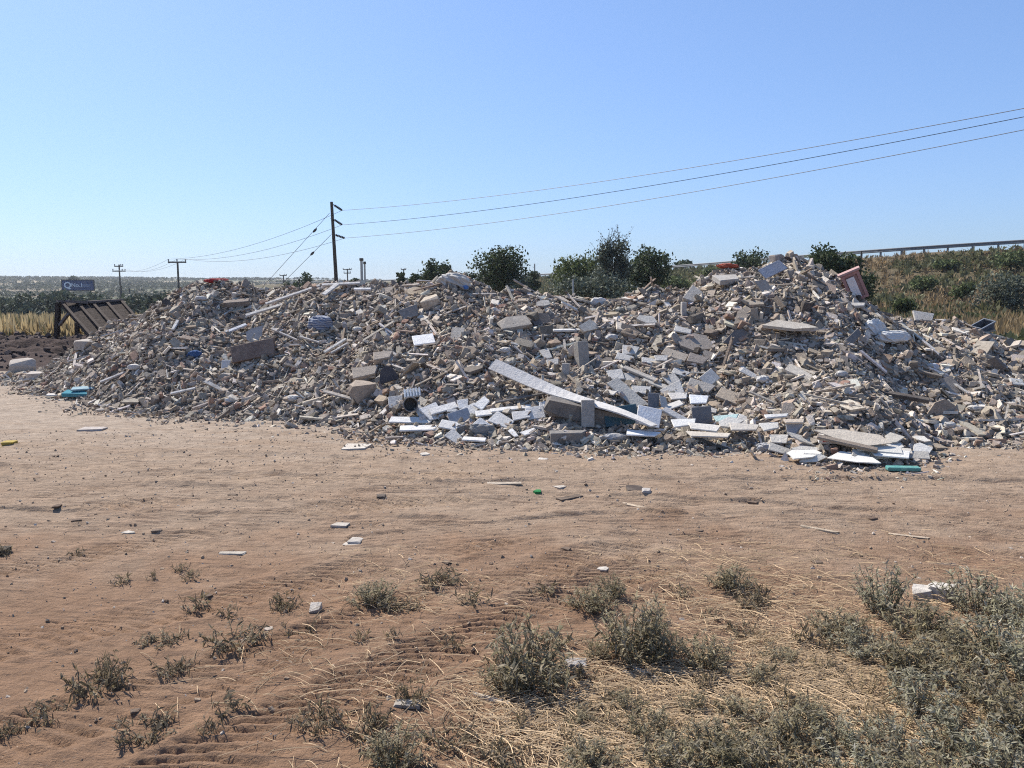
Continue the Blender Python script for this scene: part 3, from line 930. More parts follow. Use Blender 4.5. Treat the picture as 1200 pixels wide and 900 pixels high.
# sacks and cloth
def sack(name, label, cat, px, py, w, h, d, col, seed, stripe=None, lift=0, fwd=0.0):
    p = pile_hit(px, py); k = PX(p[1])
    bm = bmesh.new(); bmesh.ops.create_icosphere(bm, subdivisions=5 if w > 24 else 4, radius=1)
    co = np.array([v.co[:] for v in bm.verts])
    fold = np.abs(vnoise(co[:, 0] * 2.6 + co[:, 2] * 2 + seed, co[:, 1] * 2.6 - co[:, 2], seed))
    fold2 = vnoise(co[:, 0] * 6 + co[:, 2] * 5, co[:, 1] * 6 + co[:, 2] * 3 + seed, seed + 3)
    rr = 1.0 - .32 * fold + .09 * fold2 + .18 * vnoise(co[:, 0] * 1.3 + seed, co[:, 1] * 1.3 + co[:, 2] * 1.2, seed + 7)
    co = co * rr[:, None]
    co = np.sign(co) * np.abs(co) ** .85 * np.array([w * k / 2, d * k / 2, h * k / 2])
    for v, c in zip(bm.verts, co): v.co = c
    me = bpy.data.meshes.new(name); bm.to_mesh(me); bm.free()
    m = M_SACK
    if stripe:
        m, nt, bs = new_mat('striped_sacking', .8, .2)
        P = pos(nt)
        wv = nd(nt, 'ShaderNodeTexWave'); wv.inputs['Scale'].default_value = 9; wv.inputs['Distortion'].default_value = 5
        wv.inputs['Detail'].default_value = 2; wv.bands_direction = 'Z'
        nt.links.new(P, wv.inputs['Vector'])
        nt.links.new(mixc(nt, remap(nt, wv.outputs['Fac'], .4, .6), stripe, col), bs.inputs['Base Color'])
    o = link(name, me, m, None, True)
    o.location = p + np.array([0, -fwd, lift * k]); o.color = (*col, 1)
    tag(o, label, cat)
    HAND_PX.append((px, py, w * .5))
    return o


sack('sack', 'big crumpled off white sack on the crest in the middle', 'sack', 533, 331, 42, 20, 24, (.52, .50, .46), 11, lift=2)
sack('sack', 'blue and white striped bag half buried in the left half', 'bag', 376, 382, 30, 20, 18, (.30, .31, .34), 5, (.11, .135, .20), lift=3, fwd=.06)
sack('plastic_bag', 'white crumpled sacking in the grey hollow on the right', 'sack', 1022, 388, 26, 22, 20, (.60, .60, .58), 21, lift=3, fwd=.06)
sack('plastic_bag', 'long white sacking right of the crumpled sacking', 'sack', 1043, 397, 44, 16, 22, (.62, .61, .58), 33, lift=3, fwd=.06)
sack('plastic_bag', 'white plastic bag near the crest right of the trees', 'plastic bag', 701, 357, 18, 12, 12, (.64, .63, .61), 41, lift=3)
sack('cloth', 'red cloth draped on the crest at the left', 'cloth', 254, 327, 30, 6, 12, (.33, .035, .04), 51, lift=4)
sack('cloth', 'dusty red cloth on the crest in front of the grey trees', 'cloth', 703, 343, 22, 7, 10, (.20, .05, .045), 57, lift=3)
sack('cloth', 'orange red cloth left of the peak', 'cloth', 851, 315, 26, 6, 12, (.36, .09, .055), 61, lift=3)
sack('cloth', 'blue cloth scrap low on the left slope', 'cloth', 228, 417, 18, 9, 9, (.05, .10, .22), 67, lift=2)
sack('plastic_bag', 'blue plastic scrap below the big white sack', 'plastic bag', 545, 340, 9, 6, 6, (.10, .20, .42), 71, lift=3)
sack('sack', 'grey dusty sack in the white boards at the foot', 'sack', 565, 506, 30, 18, 16, (.24, .235, .225), 73, lift=2)
sack('cloth', 'tangle of pale wire wool at the foot right of the kerb stone', 'waste', 720, 515, 36, 10, 14, (.34, .34, .34), 77, lift=2)
sack('plastic_bag', 'grey plastic bundle at the left of the foot boards', 'plastic bag', 903, 526, 34, 12, 14, (.40, .40, .40), 83, lift=2)

for px, py, w, h, c in [(158, 432, 14, 8, (.55, .53, .50)), (345, 468, 16, 8, (.52, .50, .47)), (236, 352, 14, 7, (.50, .48, .46)), (592, 412, 14, 7, (.55, .52, .48)),
                        (716, 397, 16, 8, (.50, .49, .47)), (893, 446, 16, 9, (.55, .54, .52)), (1092, 432, 14, 9, (.50, .52, .56)), (1140, 480, 16, 8, (.52, .50, .47)),
                        (985, 440, 14, 8, (.50, .48, .45)), (420, 388, 14, 7, (.52, .50, .46)), (955, 470, 18, 9, (.40, .36, .31)), (1110, 500, 16, 9, (.52, .50, .46))]:
    o = sack('plastic_scrap', 'small pale crumpled scrap of sheeting caught among the broken pieces', 'plastic scrap', px, py, w, h, w * .8, c, int(px) % 90, lift=2, fwd=.03)
    o['group'] = 'pale crumpled scraps on the heap'

# carton with red print
p = pile_hit(968, 519); k = PX(p[1])
root = empty('carton', p + [0, -.05, .05]); tag(root, 'small white carton with red print among the foot boards', 'carton')
b = Batch(); b.box((0, 0, 0), (22 * k, 10 * k, 8 * k), Rz(R(-10)) @ Rx(R(15))); q = b.build('box', M_PANEL, root); q.color = (.66, .64, .62, 1)
b = Batch(); b.box(Rz(R(-10)) @ Rx(R(15)) @ np.array([-2 * k, -5.1 * k, .5 * k]), (10 * k, .3 * k, 4 * k), Rz(R(-10)) @ Rx(R(15))); q = b.build('print', M_PANEL, root); q.color = (.5, .03, .06, 1)
HAND_PX.append((968, 519, 14))

# broken pink and white cabinet on the crest
p = pile_hit(1008, 352); k = PX(p[1])
root = empty('cabinet', p + [0, 0, .02]); tag(root, 'broken pink and white cabinet leaning on the crest at right', 'cabinet')
Mc = Rz(R(-22)) @ Ry(R(-24)) @ Rx(R(8))
def cb(name, c, d, col):
    b = Batch(); b.box(Mc @ (np.array(c) * k), np.array(d) * k, Mc)
    q = b.build(name, M_PANEL, root); q.color = (*col, 1); return q
cb('carcass', (0, 6, 16), (19, 12, 32), (.34, .215, .195))
cb('door', (-1.5, -.9, 15), (9, 1.6, 25), (.76, .72, .70))
for a, d in (((-8.6, -.9, 16), (3.2, 2.2, 33)), ((8.6, -.9, 16), (3.2, 2.2, 33)), ((0, -.9, 31), (14, 2.2, 3)), ((0, -.9, 1.2), (14, 2.2, 3))):
    cb('frame', a, d, (.40, .22, .20))
cb('cornice', (0, 5, 34), (25, 17, 2.4), (.40, .26, .24))
HAND_PX.append((1005, 342, 20))
b = Batch(); q0 = pile_hit(1010, 345); b.tube([q0 + [0, .12, -.1], q0 + [0, .12, .32]], .012, 6, (1, 1, 1))
o = b.build('stake', M_PANEL); o.color = (.40, .38, .35, 1); tag(o, 'thin pale stake rising behind the pink cabinet', 'stake')

# blue crate on the crest
p = pile_hit(1153, 374); k = PX(p[1])
root = empty('crate', p + [0, 0, .05]); tag(root, 'tilted blue grey plastic crate on the crest at the far right', 'crate')
Mc = Rz(R(20)) @ Ry(R(-22)) @ Rx(R(12))
def cr_(name, bs, col):
    b = Batch()
    for c, d in bs: b.box(Mc @ (np.array(c) * k * .8), np.array(d) * k * .8, Mc)
    q = b.build(name, M_PANEL, root); q.color = (*col, 1)
cr_('body', [((0, 0, 0), (26, 16, 1.2)), ((0, -8, 6), (26, 1.2, 12)), ((0, 8, 6), (26, 1.2, 12)), ((-13, 0, 6), (1.2, 14.6, 12)), ((13, 0, 6), (1.2, 14.6, 12))], (.07, .085, .105))
cr_('rim', [((0, -8.8, 12), (29, 1.6, 1.8)), ((0, 8.8, 12), (29, 1.6, 1.8)), ((-13.8, 0, 12), (1.6, 15.8, 1.8)), ((13.8, 0, 12), (1.6, 15.8, 1.8))], (.17, .20, .24))
HAND_PX.append((1153, 368, 20))

# ------------------------------------------------------------------ the larger loose pieces, each its own object
hp = np.array(HAND_PX)
ZX = [(0, 210, 'left end'), (210, 330, 'slope left of the blue striped bag'), (330, 470, 'slope below the utility pole'), (470, 600, 'slope below the big white sack'),
      (600, 720, 'slope behind the long white board'), (720, 850, 'slope left of the peak'), (850, 980, 'slope below the peak'), (980, 1300, 'right end')]


def zone(px, py, x, y):
    z = next((n for a, b, n in ZX if a <= px < b), 'left end')
    Yf = np.interp(x, _f[:, 0], _f[:, 1]); Yr = np.interp(x, _r[:, 0], _r[:, 1])
    t = (y - Yf) / (Yr - Yf)
    return ('low on the ' if t < .3 else 'halfway up the ' if t < .72 else 'atop the ') + z


def scatter_big(n, kind):
    done = 0; tries = 0
    while done < n and tries < n * 30:
        tries += 1
        x, y = sample_surface(1, .05, .25)[0]
        h = float(H(x, y))
        if h < .02 and kind != 'slab': continue
        px, py = to_px((x, y, h))
        if not (-10 < px < 1215): continue
        if np.any(np.hypot((hp[:, 0] - px), (hp[:, 1] - py) * 1.3) < hp[:, 2] + 6): continue
        nrm = pile_n(x, y)
        right = .5 + .5 * math.tanh((px - 700) / 120)
        if kind == 'chunk':
            s = (.088 + .12 * rng.random() ** 2.6) * (.82 if px < 480 else 1)
            M = rot_random() * np.array([s * rng.uniform(.9, 1.5), s * rng.uniform(.6, .9), s * rng.uniform(.35, .7)])
            c, w = pick(CHCOL, CHW); T = CH[rng.integers(len(CH))]; off = s * .12
            lb, nm, cat = f'{w} broken concrete chunk {zone(px, py, x, y)}', 'concrete_chunk', 'concrete chunk'
        elif kind == 'slab':
            if rng.random() > .4 + .6 * right: continue
            s = (.125 + .15 * rng.random() ** 2.0) * (.78 if px < 480 else 1)
            n_ = nrm + rng.normal(0, .33, 3); n_[2] = abs(n_[2])
            T = SL[rng.integers(len(SL))] if rng.random() < .72 else TI[rng.integers(len(TI))]
            M = rot_to(n_, rng.uniform(0, 6.3)) * np.array([s * rng.uniform(1.0, 1.6), s * rng.uniform(.6, .95), rng.uniform(.018, .04)])
            c, w = pick(SLCOL, SLW); off = s * .16
            lb, nm, cat = f'{w} broken slab {zone(px, py, x, y)}', 'broken_slab', 'slab'
        else:
            s = rng.uniform(.25, .7)
            n_ = nrm + rng.normal(0, .22, 3)
            T = ST[rng.integers(len(ST))]
            M = rot_to(n_, rng.uniform(0, 6.3)) * np.array([s, rng.uniform(.018, .045), rng.uniform(.012, .025)])
            c, w = pick([((.46, .42, .37), 'grey'), ((.60, .57, .53), 'pale'), ((.24, .19, .15), 'brown')], np.array([.45, .35, .2])); off = .05
            lb, nm, cat = f'thin {w} batten {zone(px, py, x, y)}', 'batten', 'batten'
        grp = lb.replace('chunk', 'chunks').replace('slab', 'slabs').replace('batten', 'battens')
        obj_from(nm, T, M, (x, y, h + off), c, M_PIECE if kind != 'stick' else M_WOODP, lb, cat, grp)
        done += 1


scatter_big(290, 'chunk')
scatter_big(230, 'slab')
scatter_big(90, 'stick')

# ------------------------------------------------------------------ bits lying on the yard
def bit(name, label, cat, px, py, L, W, T, spin, col, kind='torn', tilt=0, mat=None, group=None):
    p = on_ground(px, py); k = PX(p[1])
    z = gz(p[0], p[1])
    src = {'tile': BOX, 'slab': SL[int(px) % len(SL)], 'chunk': CH[int(px) % len(CH)], 'torn': TI[int(px) % len(TI)], 'stick': ST[int(px) % len(ST)]}[kind]
    M = Rx(R(tilt)) @ Rz(R(spin)) @ np.diag([L * k, W * k, T * k])
    return obj_from(name, src, M, (p[0], p[1], z + T * k * .15), tuple(np.array(col) * .82), mat or M_PIECE, label, cat, group)


bit('sheet', 'white torn sheet on the soil in front of the white boards', 'sheet', 418, 523, 30, 34, 2, 0, (.66, .60, .52))
bit('plaster_lump', 'white plaster strip on the bare soil at the left', 'plaster lump', 108, 504, 26, 22, 4, 4, (.52, .46, .42), 'chunk')
bit('plastic_scrap', 'yellow plastic scrap on the soil at the left edge', 'plastic scrap', 11, 521, 12, 16, 4, 10, (.50, .36, .05), 'chunk')
bit('plastic_scrap', 'small yellow shard left of the yellow plastic scrap', 'plastic scrap', 2, 523, 8, 10, 2, 10, (.55, .38, .05))
bit('bottle', 'small green plastic scrap on the bare yard', 'plastic scrap', 630, 574, 12, 12, 3, 3, (.01, .22, .06), 'slab')
bit('stick', 'dark flat stick on the yard right of the green scrap', 'stick', 667, 582, 34, 12, 3, 35, (.16, .12, .09), 'stick', mat=M_WOODP)
bit('lath', 'thin pale lath lying on the yard below the dark rag', 'lath', 750, 592, 52, 6, 2.2, -42, (.58, .46, .33), 'stick', mat=M_WOODP)
bit('rag', 'dark rag with a white edge on the yard', 'rag', 744, 573, 18, 24, 5, -8, (.09, .07, .06), 'chunk')
bit('plaster_lump', 'white crumb touching the dark rag', 'plaster lump', 757, 577, 10, 14, 4, -8, (.50, .46, .42), 'chunk')
bit('stone', 'small grey stone between the weeds left of centre', 'stone', 370, 716, 13, 16, 9, 5, (.60, .54, .47), 'torn', 20)
bit('stone', 'flat pale stone left of the grey stone', 'stone', 314, 737, 11, 10, 3, 0, (.50, .42, .35), 'slab')
bit('stone', 'pale flat stone beside the dark weed at bottom centre', 'stone', 478, 832, 30, 16, 5, -5, (.45, .41, .36), 'chunk')
bit('stone', 'grey stone at the right foot of the big weed', 'stone', 675, 782, 24, 18, 8, 0, (.42, .40, .39), 'chunk')
bit('stone', 'white broken plaster block among the weeds at right', 'plaster block', 1103, 699, 24, 24, 22, 40, (.68, .63, .56), 'chunk')
bit('stone', 'smaller white plaster block left of the white plaster block', 'plaster block', 1081, 698, 18, 20, 17, 70, (.64, .59, .52), 'chunk')
bit('stick', 'forked white stick on the straw left of the big weed', 'stick', 575, 822, 52, 7, 4, -28, (.60, .53, .45), 'stick', mat=M_WOODP)
bit('stick', 'white stick on the straw right of the big weed', 'stick', 752, 787, 44, 8, 4, -50, (.70, .63, .55), 'stick', mat=M_WOODP)
bit('stick', 'short white stick beside the white stick', 'stick', 737, 790, 20, 6, 3, -50, (.66, .60, .52), 'stick', mat=M_WOODP)
bit('stick', 'long thin pale twig left of the straw', 'twig', 600, 852, 74, 5, 3, -40, (.55, .45, .34), 'stick', mat=M_WOODP)
bit('stick', 'brown twig on the soil at far right', 'twig', 1105, 663, 34, 10, 3, 2, (.14, .10, .08), 'stick', mat=M_WOODP)
bit('stick', 'pale straight twig on the yard at right', 'twig', 1065, 630, 44, 6, 2, -25, (.48, .38, .28), 'stick', mat=M_WOODP)
bit('stick', 'pale twig below the pale straight twig', 'twig', 960, 622, 44, 6, 2, -40, (.46, .37, .27), 'stick', mat=M_WOODP)
bit('shard', 'white shard on the yard left of centre', 'shard', 410, 634, 46, 14, 3, 2, (.56, .50, .43), 'stick')
bit('shard', 'white lump at the end of the white shard', 'shard', 417, 631, 14, 18, 5, 0, (.55, .50, .44), 'chunk')
bit('shard', 'pale shard further back on the yard', 'shard', 400, 611, 26, 16, 3, 4, (.56, .50, .43), 'slab')
bit('shard', 'thin pale shard on the yard at left', 'shard', 272, 645, 30, 10, 2, 0, (.52, .46, .38), 'stick')
bit('shard', 'small white shard on the yard at far left', 'shard', 150, 622, 14, 10, 2, 0, (.60, .54, .46), 'slab')
bit('clod', 'dark clod at the left edge of the yard', 'clod', 2, 648, 14, 20, 10, 0, (.07, .055, .04), 'chunk')
bit('shard', 'white chip on the yard in front of the weeds', 'shard', 707, 668, 14, 12, 2, 5, (.62, .56, .48), 'slab')
bit('shard', 'pale chip on the yard near the green scrap', 'shard', 655, 568, 14, 14, 2, 5, (.55, .48, .40), 'slab')
bit('stone', 'dark stone on the yard left of the green scrap', 'stone', 447, 583, 10, 12, 5, 0, (.09, .07, .06), 'chunk')
bit('shard', 'white flat shard on the soil below the torn sheet', 'shard', 497, 534, 12, 16, 2, 0, (.60, .55, .48), 'slab')
bit('stick', 'pale thin stick lying level on the yard', 'stick', 590, 567, 40, 10, 2, 4, (.50, .42, .33), 'stick', mat=M_WOODP)
for px, py in [(205, 585), (70, 594), (92, 607), (180, 621), (270, 580), (660, 645), (880, 588), (1020, 605), (240, 697), (160, 837), (520, 660), (960, 660), (560, 640), (820, 620)]:
    bit('clod', 'small dark clod on the bare yard soil', 'clod', px + rng.uniform(-4, 4), py, rng.uniform(6, 11), rng.uniform(7, 12), rng.uniform(2, 4), rng.uniform(0, 90), (.16, .11, .078), 'chunk',
        group='small dark clods on the bare yard')

# gravel and crumbs
g = Batch()
for i in range(6500):
    v = rng.random()
    y = 2.6 + 6.8 * v ** .75; x = rng.uniform(-1, 1) * (y * .72 + .3)
    s = .003 + .012 * rng.random() ** 8 + .0005 * y
    c = (.38, .28, .19) if rng.random() < .62 else ((.52, .44, .36) if rng.random() < .6 else (.20, .135, .09))
    g.inst(CH[i % len(CH)], rot_random() * np.array([s * 1.4, s, s * .7]), (x, y, 0), c)
gv = np.array([a.mean(0)[:2] for a in g.v])
zz = ground_z(gv[:, 0], gv[:, 1])
for a, z in zip(g.v, zz): a[:, 2] += z
go = g.build('gravel', M_RUB); tag(go, 'crumbs of stone and soil strewn over the yard', 'gravel', kind='stuff')

# ------------------------------------------------------------------ straw
def area_pts(n, polys):
    out = []
    for (x0, y0, x1, y1, w) in polys:
        k = int(n * w)
        px = rng.normal((x0 + x1) / 2, (x1 - x0) / 3.2, k); py = rng.normal((y0 + y1) / 2, (y1 - y0) / 3.2, k)
        for a, b_ in zip(px, py):
            if b_ > 560: out.append(on_ground(a, b_)[:2])
    return np.array(out)


M_STRAW, nt, bs = new_mat('straw', .8, .2)
nt.links.new(tint_src(nt, False), bs.inputs['Base Color'])
st = Batch()
P = area_pts(10500, [(600, 760, 1000, 900, .40), (860, 730, 1010, 860, .22), (560, 800, 800, 920, .16), (700, 640, 1000, 740, .10), (1010, 690, 1230, 920, .30), (250, 700, 560, 900, .04), (380, 650, 560, 720, .02)])
zz = ground_z(P[:, 0], P[:, 1])
for (x, y), z in zip(P, zz):
    L = rng.uniform(.05, .26); a = rng.normal(-.35, .75); cu = rng.normal(0, .3)
    t = np.linspace(0, 1, 5)
    an = a + cu * t
    pts = np.stack([x + np.cumsum(np.cos(an)) * L / 5, y + np.cumsum(np.sin(an)) * L / 5, z + .004 + rng.uniform(0, .012) * np.sin(t * 3.1) + rng.random() * .012 + rng.uniform(-.01, .03) * t], 1)
    c = np.array([.47, .34, .205]) * rng.uniform(.45, 1.25)
    st.tube(pts, rng.uniform(.0007, .0018), 3, tuple(c), caps=False)
so = st.build('straw', M_STRAW); tag(so, 'golden dry straw lying among the weeds', 'straw', kind='stuff')

# ------------------------------------------------------------------ weeds
M_WEED = [leaf_mat('weed_leaf', (.225, .195, .12), (.36, .305, .205), .4, 9, True), leaf_mat('grey_weed_leaf', (.26, .245, .165), (.42, .385, .285), .4, 9, True),
          leaf_mat('dry_weed_leaf', (.34, .25, .14), (.48, .37, .22), .35, 9, True), leaf_mat('dark_weed_leaf', (.15, .12, .075), (.28, .225, .15), .35, 9, True)]
M_STEM = plain_mat('weed_stem', (.16, .13, .085), .8, .2, .3, 20)
M_FLOWER = plain_mat('thistle_flower', (.42, .36, .55), .8, .2, .2, 20)


def leaf(b, p, d, up, L, W, col):
    side = np.cross(d, up); side /= np.linalg.norm(side) + 1e-9
    nrm = np.cross(side, d)
    cu = rng.uniform(-.5, .8)
    ts = [0, .35, .7, 1.0]; ws = [.25, 1.0, .75, .0]
    v = []
    for t, w in zip(ts, ws):
        c = p + d * L * t - nrm * L * cu * t * t
        if w == 0: v.append(c)
        else: v += [c - side * W * w / 2 + nrm * W * .15 * w, c + side * W * w / 2 + nrm * W * .15 * w]
    b.add(np.array(v), [0, 1, 3, 2, 2, 3, 5, 4, 4, 5, 6], [4, 4, 3], col)


def weed_meshes(kind, seed):
    """a bushy weed, footprint radius about 1, height about h"""
    global rng
    keep = rng; rng = np.random.default_rng(seed)
    ns, h, spread, nl, LL = {'bush': (50, .95, 1.0, 30, .17), 'grey': (46, 1.0, 1.0, 32, .145), 'low': (24, .42, 1.15, 15, .23), 'sprig': (9, .5, 1.0, 10, .36), 'dead': (26, .8, 1.1, 16, .14)}[kind]
    stems, leaves, flow = Batch(), Batch(), Batch()
    for i in range(ns):
        a = rng.uniform(0, 2 * math.pi); ro = spread * math.sqrt(rng.random())
        hh = h * rng.uniform(.55, 1.12) * (1 - .45 * ro * ro)
        b0 = np.array([math.cos(a), math.sin(a), 0]) * ro * .45
        tip = np.array([math.cos(a) * ro + rng.normal(0, .1), math.sin(a) * ro + rng.normal(0, .1), hh])
        t = np.linspace(0, 1, 6)
        pts = b0[None] * (1 - t)[:, None] + tip[None] * t[:, None]
        pts[:, 2] += .18 * hh * np.sin(t * math.pi) * rng.uniform(-.2, 1)
        pts[:, :2] += rng.normal(0, .022, (6, 2)) * t[:, None]
        stems.tube(pts, np.linspace(.013, .005, 6), 3, caps=False)
        for j in range(nl):
            u = 1 - rng.random() ** 1.25 * .92
            k = min(int(u * 5), 4); q = pts[k] + (pts[k + 1] - pts[k]) * (u * 5 - k)
            az = rng.uniform(0, 2 * math.pi); el = rng.uniform(-.5, .95) if kind != 'low' else rng.uniform(-.7, .7)
            d = np.array([math.cos(az) * math.cos(el), math.sin(az) * math.cos(el), math.sin(el)])
            sz = LL * rng.uniform(.5, 1.2)
            leaf(leaves, q, d, np.array([0, 0, 1.0]) + rng.normal(0, .4, 3), sz, sz * rng.uniform(.15, .28), tuple(np.ones(3) * rng.uniform(.45, 1.3) * np.array([1, 1, rng.uniform(.85, 1.1)])))
        if False:
            for q in range(3):
                flow.inst(CH[q], rot_random() * .035, tip + rng.normal(0, .03, 3))
    rng = keep
    return stems.mesh('stems'), leaves.mesh('leaves'), (flow.mesh('flowers') if flow.n else None)


PROTO = {}
for kd, sds in (('bush', (1, 2, 3, 4)), ('grey', (5, 6, 7)), ('low', (8, 9, 10)), ('sprig', (11, 12, 13)), ('dead', (14, 15, 16))):
    for k, s_ in enumerate(sds):
        sm, lm, fm = weed_meshes(kd, s_)
        sm.materials.append(M_STEM)
        lm.materials.append({'bush': M_WEED[0], 'grey': M_WEED[1], 'low': M_WEED[3], 'sprig': M_WEED[3], 'dead': M_WEED[2]}[kd])
        if fm: fm.materials.append(M_FLOWER)
        PROTO[kd, k] = (sm, lm, fm)
_cnt = {}


def weed(kd, px, py, w, h, label, group=None):
    p = on_ground(px, py); k = PX(p[1])
    i = _cnt.get(kd, 0); _cnt[kd] = i + 1
    n = sum(1 for q in PROTO if q[0] == kd)
    sm, lm, fm = PROTO[kd, i % n]
    root = empty('weed', (p[0], p[1], gz(p[0], p[1]) - .005), rng.uniform(0, 6.3))
    hk = {'bush': .95, 'grey': 1.0, 'low': .42, 'sprig': .5, 'dead': .8}[kd]
    root.scale = (w * k * .56, w * k * .56, h * k / hk * {'low': .72, 'bush': .78, 'grey': .86}.get(kd, .85))
    tag(root, label, 'weed', group)
    for nm, me in (('stems', sm), ('leaves', lm), ('flowers', fm)):
        if me is None: continue
        o = bpy.data.objects.new(nm, me); C.objects.link(o); o.parent = root
    return root


WEEDS = [
    ('low', 112, 812, 68, 46, 'dark straggly weed on the tyre tracks at lower left, tallest of that corner'),
    ('low', 122, 798, 40, 50, 'dark weed stem just behind the tall straggly weed at lower left'),
    ('low', 199, 790, 46, 22, 'flat dark weed to the right of the tall straggly weed at lower left'),
    ('low', 172, 866, 68, 38, 'round dark weed near the bottom edge at lower left'),
    ('low', 42, 845, 60, 34, 'spreading dark weed near the left edge at the bottom'),
    ('low', 4, 866, 34, 22, 'dark weed cut by the left edge of the photo at the bottom'),
    ('low', 275, 758, 70, 32, 'wide low weed on the tracks left of the grey stone'),
    ('low', 190, 752, 50, 20, 'thin low weed left of the wide low weed'),
    ('low', 336, 712, 36, 28, 'small weed left of the small grey stone'),
    ('low', 355, 738, 44, 28, 'dark weed below the small grey stone'),
    ('bush', 437, 708, 60, 36, 'greyish weed behind the tyre tracks in the middle left'),
    ('low', 512, 682, 50, 26, 'low weed right of the greyish middle weed'),
    ('low', 470, 712, 40, 20, 'low weed in front of the greyish middle weed'),
    ('sprig', 224, 674, 26, 16, 'tiny weed tuft alone on the yard at left'),
    ('sprig', 140, 682, 26, 16, 'tiny weed tuft left of the lone tuft'),
    ('sprig', 178, 676, 16, 12, 'tiniest weed tuft between two others on the yard at left'),
    ('sprig', 90, 648, 20, 10, 'tiny weed tuft far back at left'),
    ('sprig', 212, 664, 22, 12, 'tiny weed tuft behind the lone tuft'),
    ('sprig', 2, 652, 24, 16, 'dark weed tuft at the left edge'),
    ('sprig', 268, 722, 26, 20, 'weed tuft behind the wide low weed'),
    ('sprig', 228, 715, 40, 24, 'loose weed tuft left of the small weeds'),
    ('sprig', 460, 750, 24, 16, 'weed tuft on the ploughed tracks'),
    ('sprig', 530, 762, 30, 20, 'weed tuft left of the big weed'),
    ('sprig', 420, 752, 24, 16, 'weed tuft left of the tuft on the ploughed tracks'),
    ('low', 376, 855, 56, 46, 'dark weed at bottom centre left of the pale flat stone'),
    ('low', 442, 862, 66, 48, 'green weed directly below the pale flat stone'),
    ('bush', 465, 896, 80, 62, 'leafy weed at the bottom edge left of centre'),
    ('low', 486, 826, 42, 34, 'dark weed growing behind the pale flat stone'),
    ('low', 528, 872, 60, 34, 'brown weed at bottom centre beside the straw'),
    ('low', 580, 902, 70, 40, 'dark weed cut by the bottom edge under the straw'),
    ('sprig', 245, 862, 34, 24, 'loose weed tuft right of the round dark weed'),
    ('sprig', 268, 840, 50, 26, 'thin weed tuft on the tracks at lower left'),
    ('bush', 622, 800, 116, 98, 'big bushy weed left of the straw, darkest of the large ones'),
    ('bush', 596, 812, 66, 50, 'weed leaning on the left side of the big bushy weed'),
    ('bush', 690, 712, 60, 34, 'low weed behind the big bushy weed'),
    ('bush', 716, 700, 40, 34, 'small weed right of the low weed behind the big one'),
    ('bush', 742, 770, 96, 92, 'second big bushy weed, right of the big one'),
    ('bush', 772, 772, 66, 60, 'weed on the right flank of the second big weed'),
    ('bush', 826, 778, 72, 52, 'weed right of the second big weed'),
    ('bush', 858, 688, 56, 34, 'grey weed alone on the far edge of the straw'),
    ('low', 876, 706, 46, 30, 'dark weed below the grey weed on the far edge of the straw'),
    ('low', 866, 738, 36, 24, 'small dark weed near the middle of the straw'),
    ('sprig', 800, 700, 30, 20, 'tuft between the second big weed and the grey weed'),
    ('grey', 1036, 712, 84, 62, 'grey green weed left of the white plaster blocks'),
    ('grey', 1146, 716, 96, 62, 'grey green weed right of the white plaster blocks'),
    ('bush', 982, 742, 74, 42, 'low weed at the left of the dense patch'),
    ('bush', 1078, 742, 90, 56, 'weed directly in front of the white plaster blocks'),
]
for wd in WEEDS: weed(*wd)
for px, py, w, h in [(1008, 764, 70, 40), (1056, 786, 100, 62), (1120, 776, 96, 60), (1176, 772, 96, 66), (1206, 742, 90, 72), (1208, 806, 104, 76), (1146, 822, 104, 68),
                     (1078, 838, 100, 66), (1196, 868, 120, 82), (1124, 884, 116, 76), (1044, 890, 100, 66), (986, 872, 86, 50), (1180, 930, 130, 92),
                     (1090, 938, 130, 84), (1000, 930, 110, 76)]:
    weed('grey' if (px + py) % 3 else 'bush', px, py, w, h, 'grey green weed in the dense patch at the lower right corner', 'weeds of the dense patch at lower right')
for px, py, w, h in [(1030, 752, 60, 34), (1090, 770, 66, 40), (1150, 790, 60, 46), (1012, 812, 70, 44), (1060, 860, 70, 50), (1110, 846, 60, 56), (1160, 862, 60, 60), (1020, 850, 66, 40),
                     (960, 790, 60, 30), (950, 902, 80, 50), (890, 752, 50, 24), (905, 820, 60, 34), (800, 862, 60, 34), (720, 866, 60, 34), (1186, 718, 60, 40)]:
    weed('dead', px, py, w, h, 'straw coloured dead weed standing among the green weeds at lower right', 'dead weeds at lower right')
for px, py, w, h in [(930, 866, 90, 62), (900, 900, 95, 66), (840, 886, 90, 60), (790, 905, 90, 60), (870, 842, 66, 40), (760, 862, 66, 44), (690, 905, 80, 46), (700, 770, 40, 30), (950, 840, 60, 40),
                     (735, 832, 46, 34), (680, 850, 44, 30), (920, 775, 50, 30), (890, 800, 44, 30), (810, 832, 44, 34), (850, 910, 90, 60)]:
    weed('bush', px, py, w, h, 'small green weed growing up through the straw', 'small weeds in the straw')
for i in range(34):
    px = rng.uniform(540, 1000); py = rng.uniform(690, 900)
    weed('sprig', px, py, rng.uniform(24, 46), rng.uniform(14, 30), 'loose dry weed tuft in the straw', 'dry tufts in the straw')

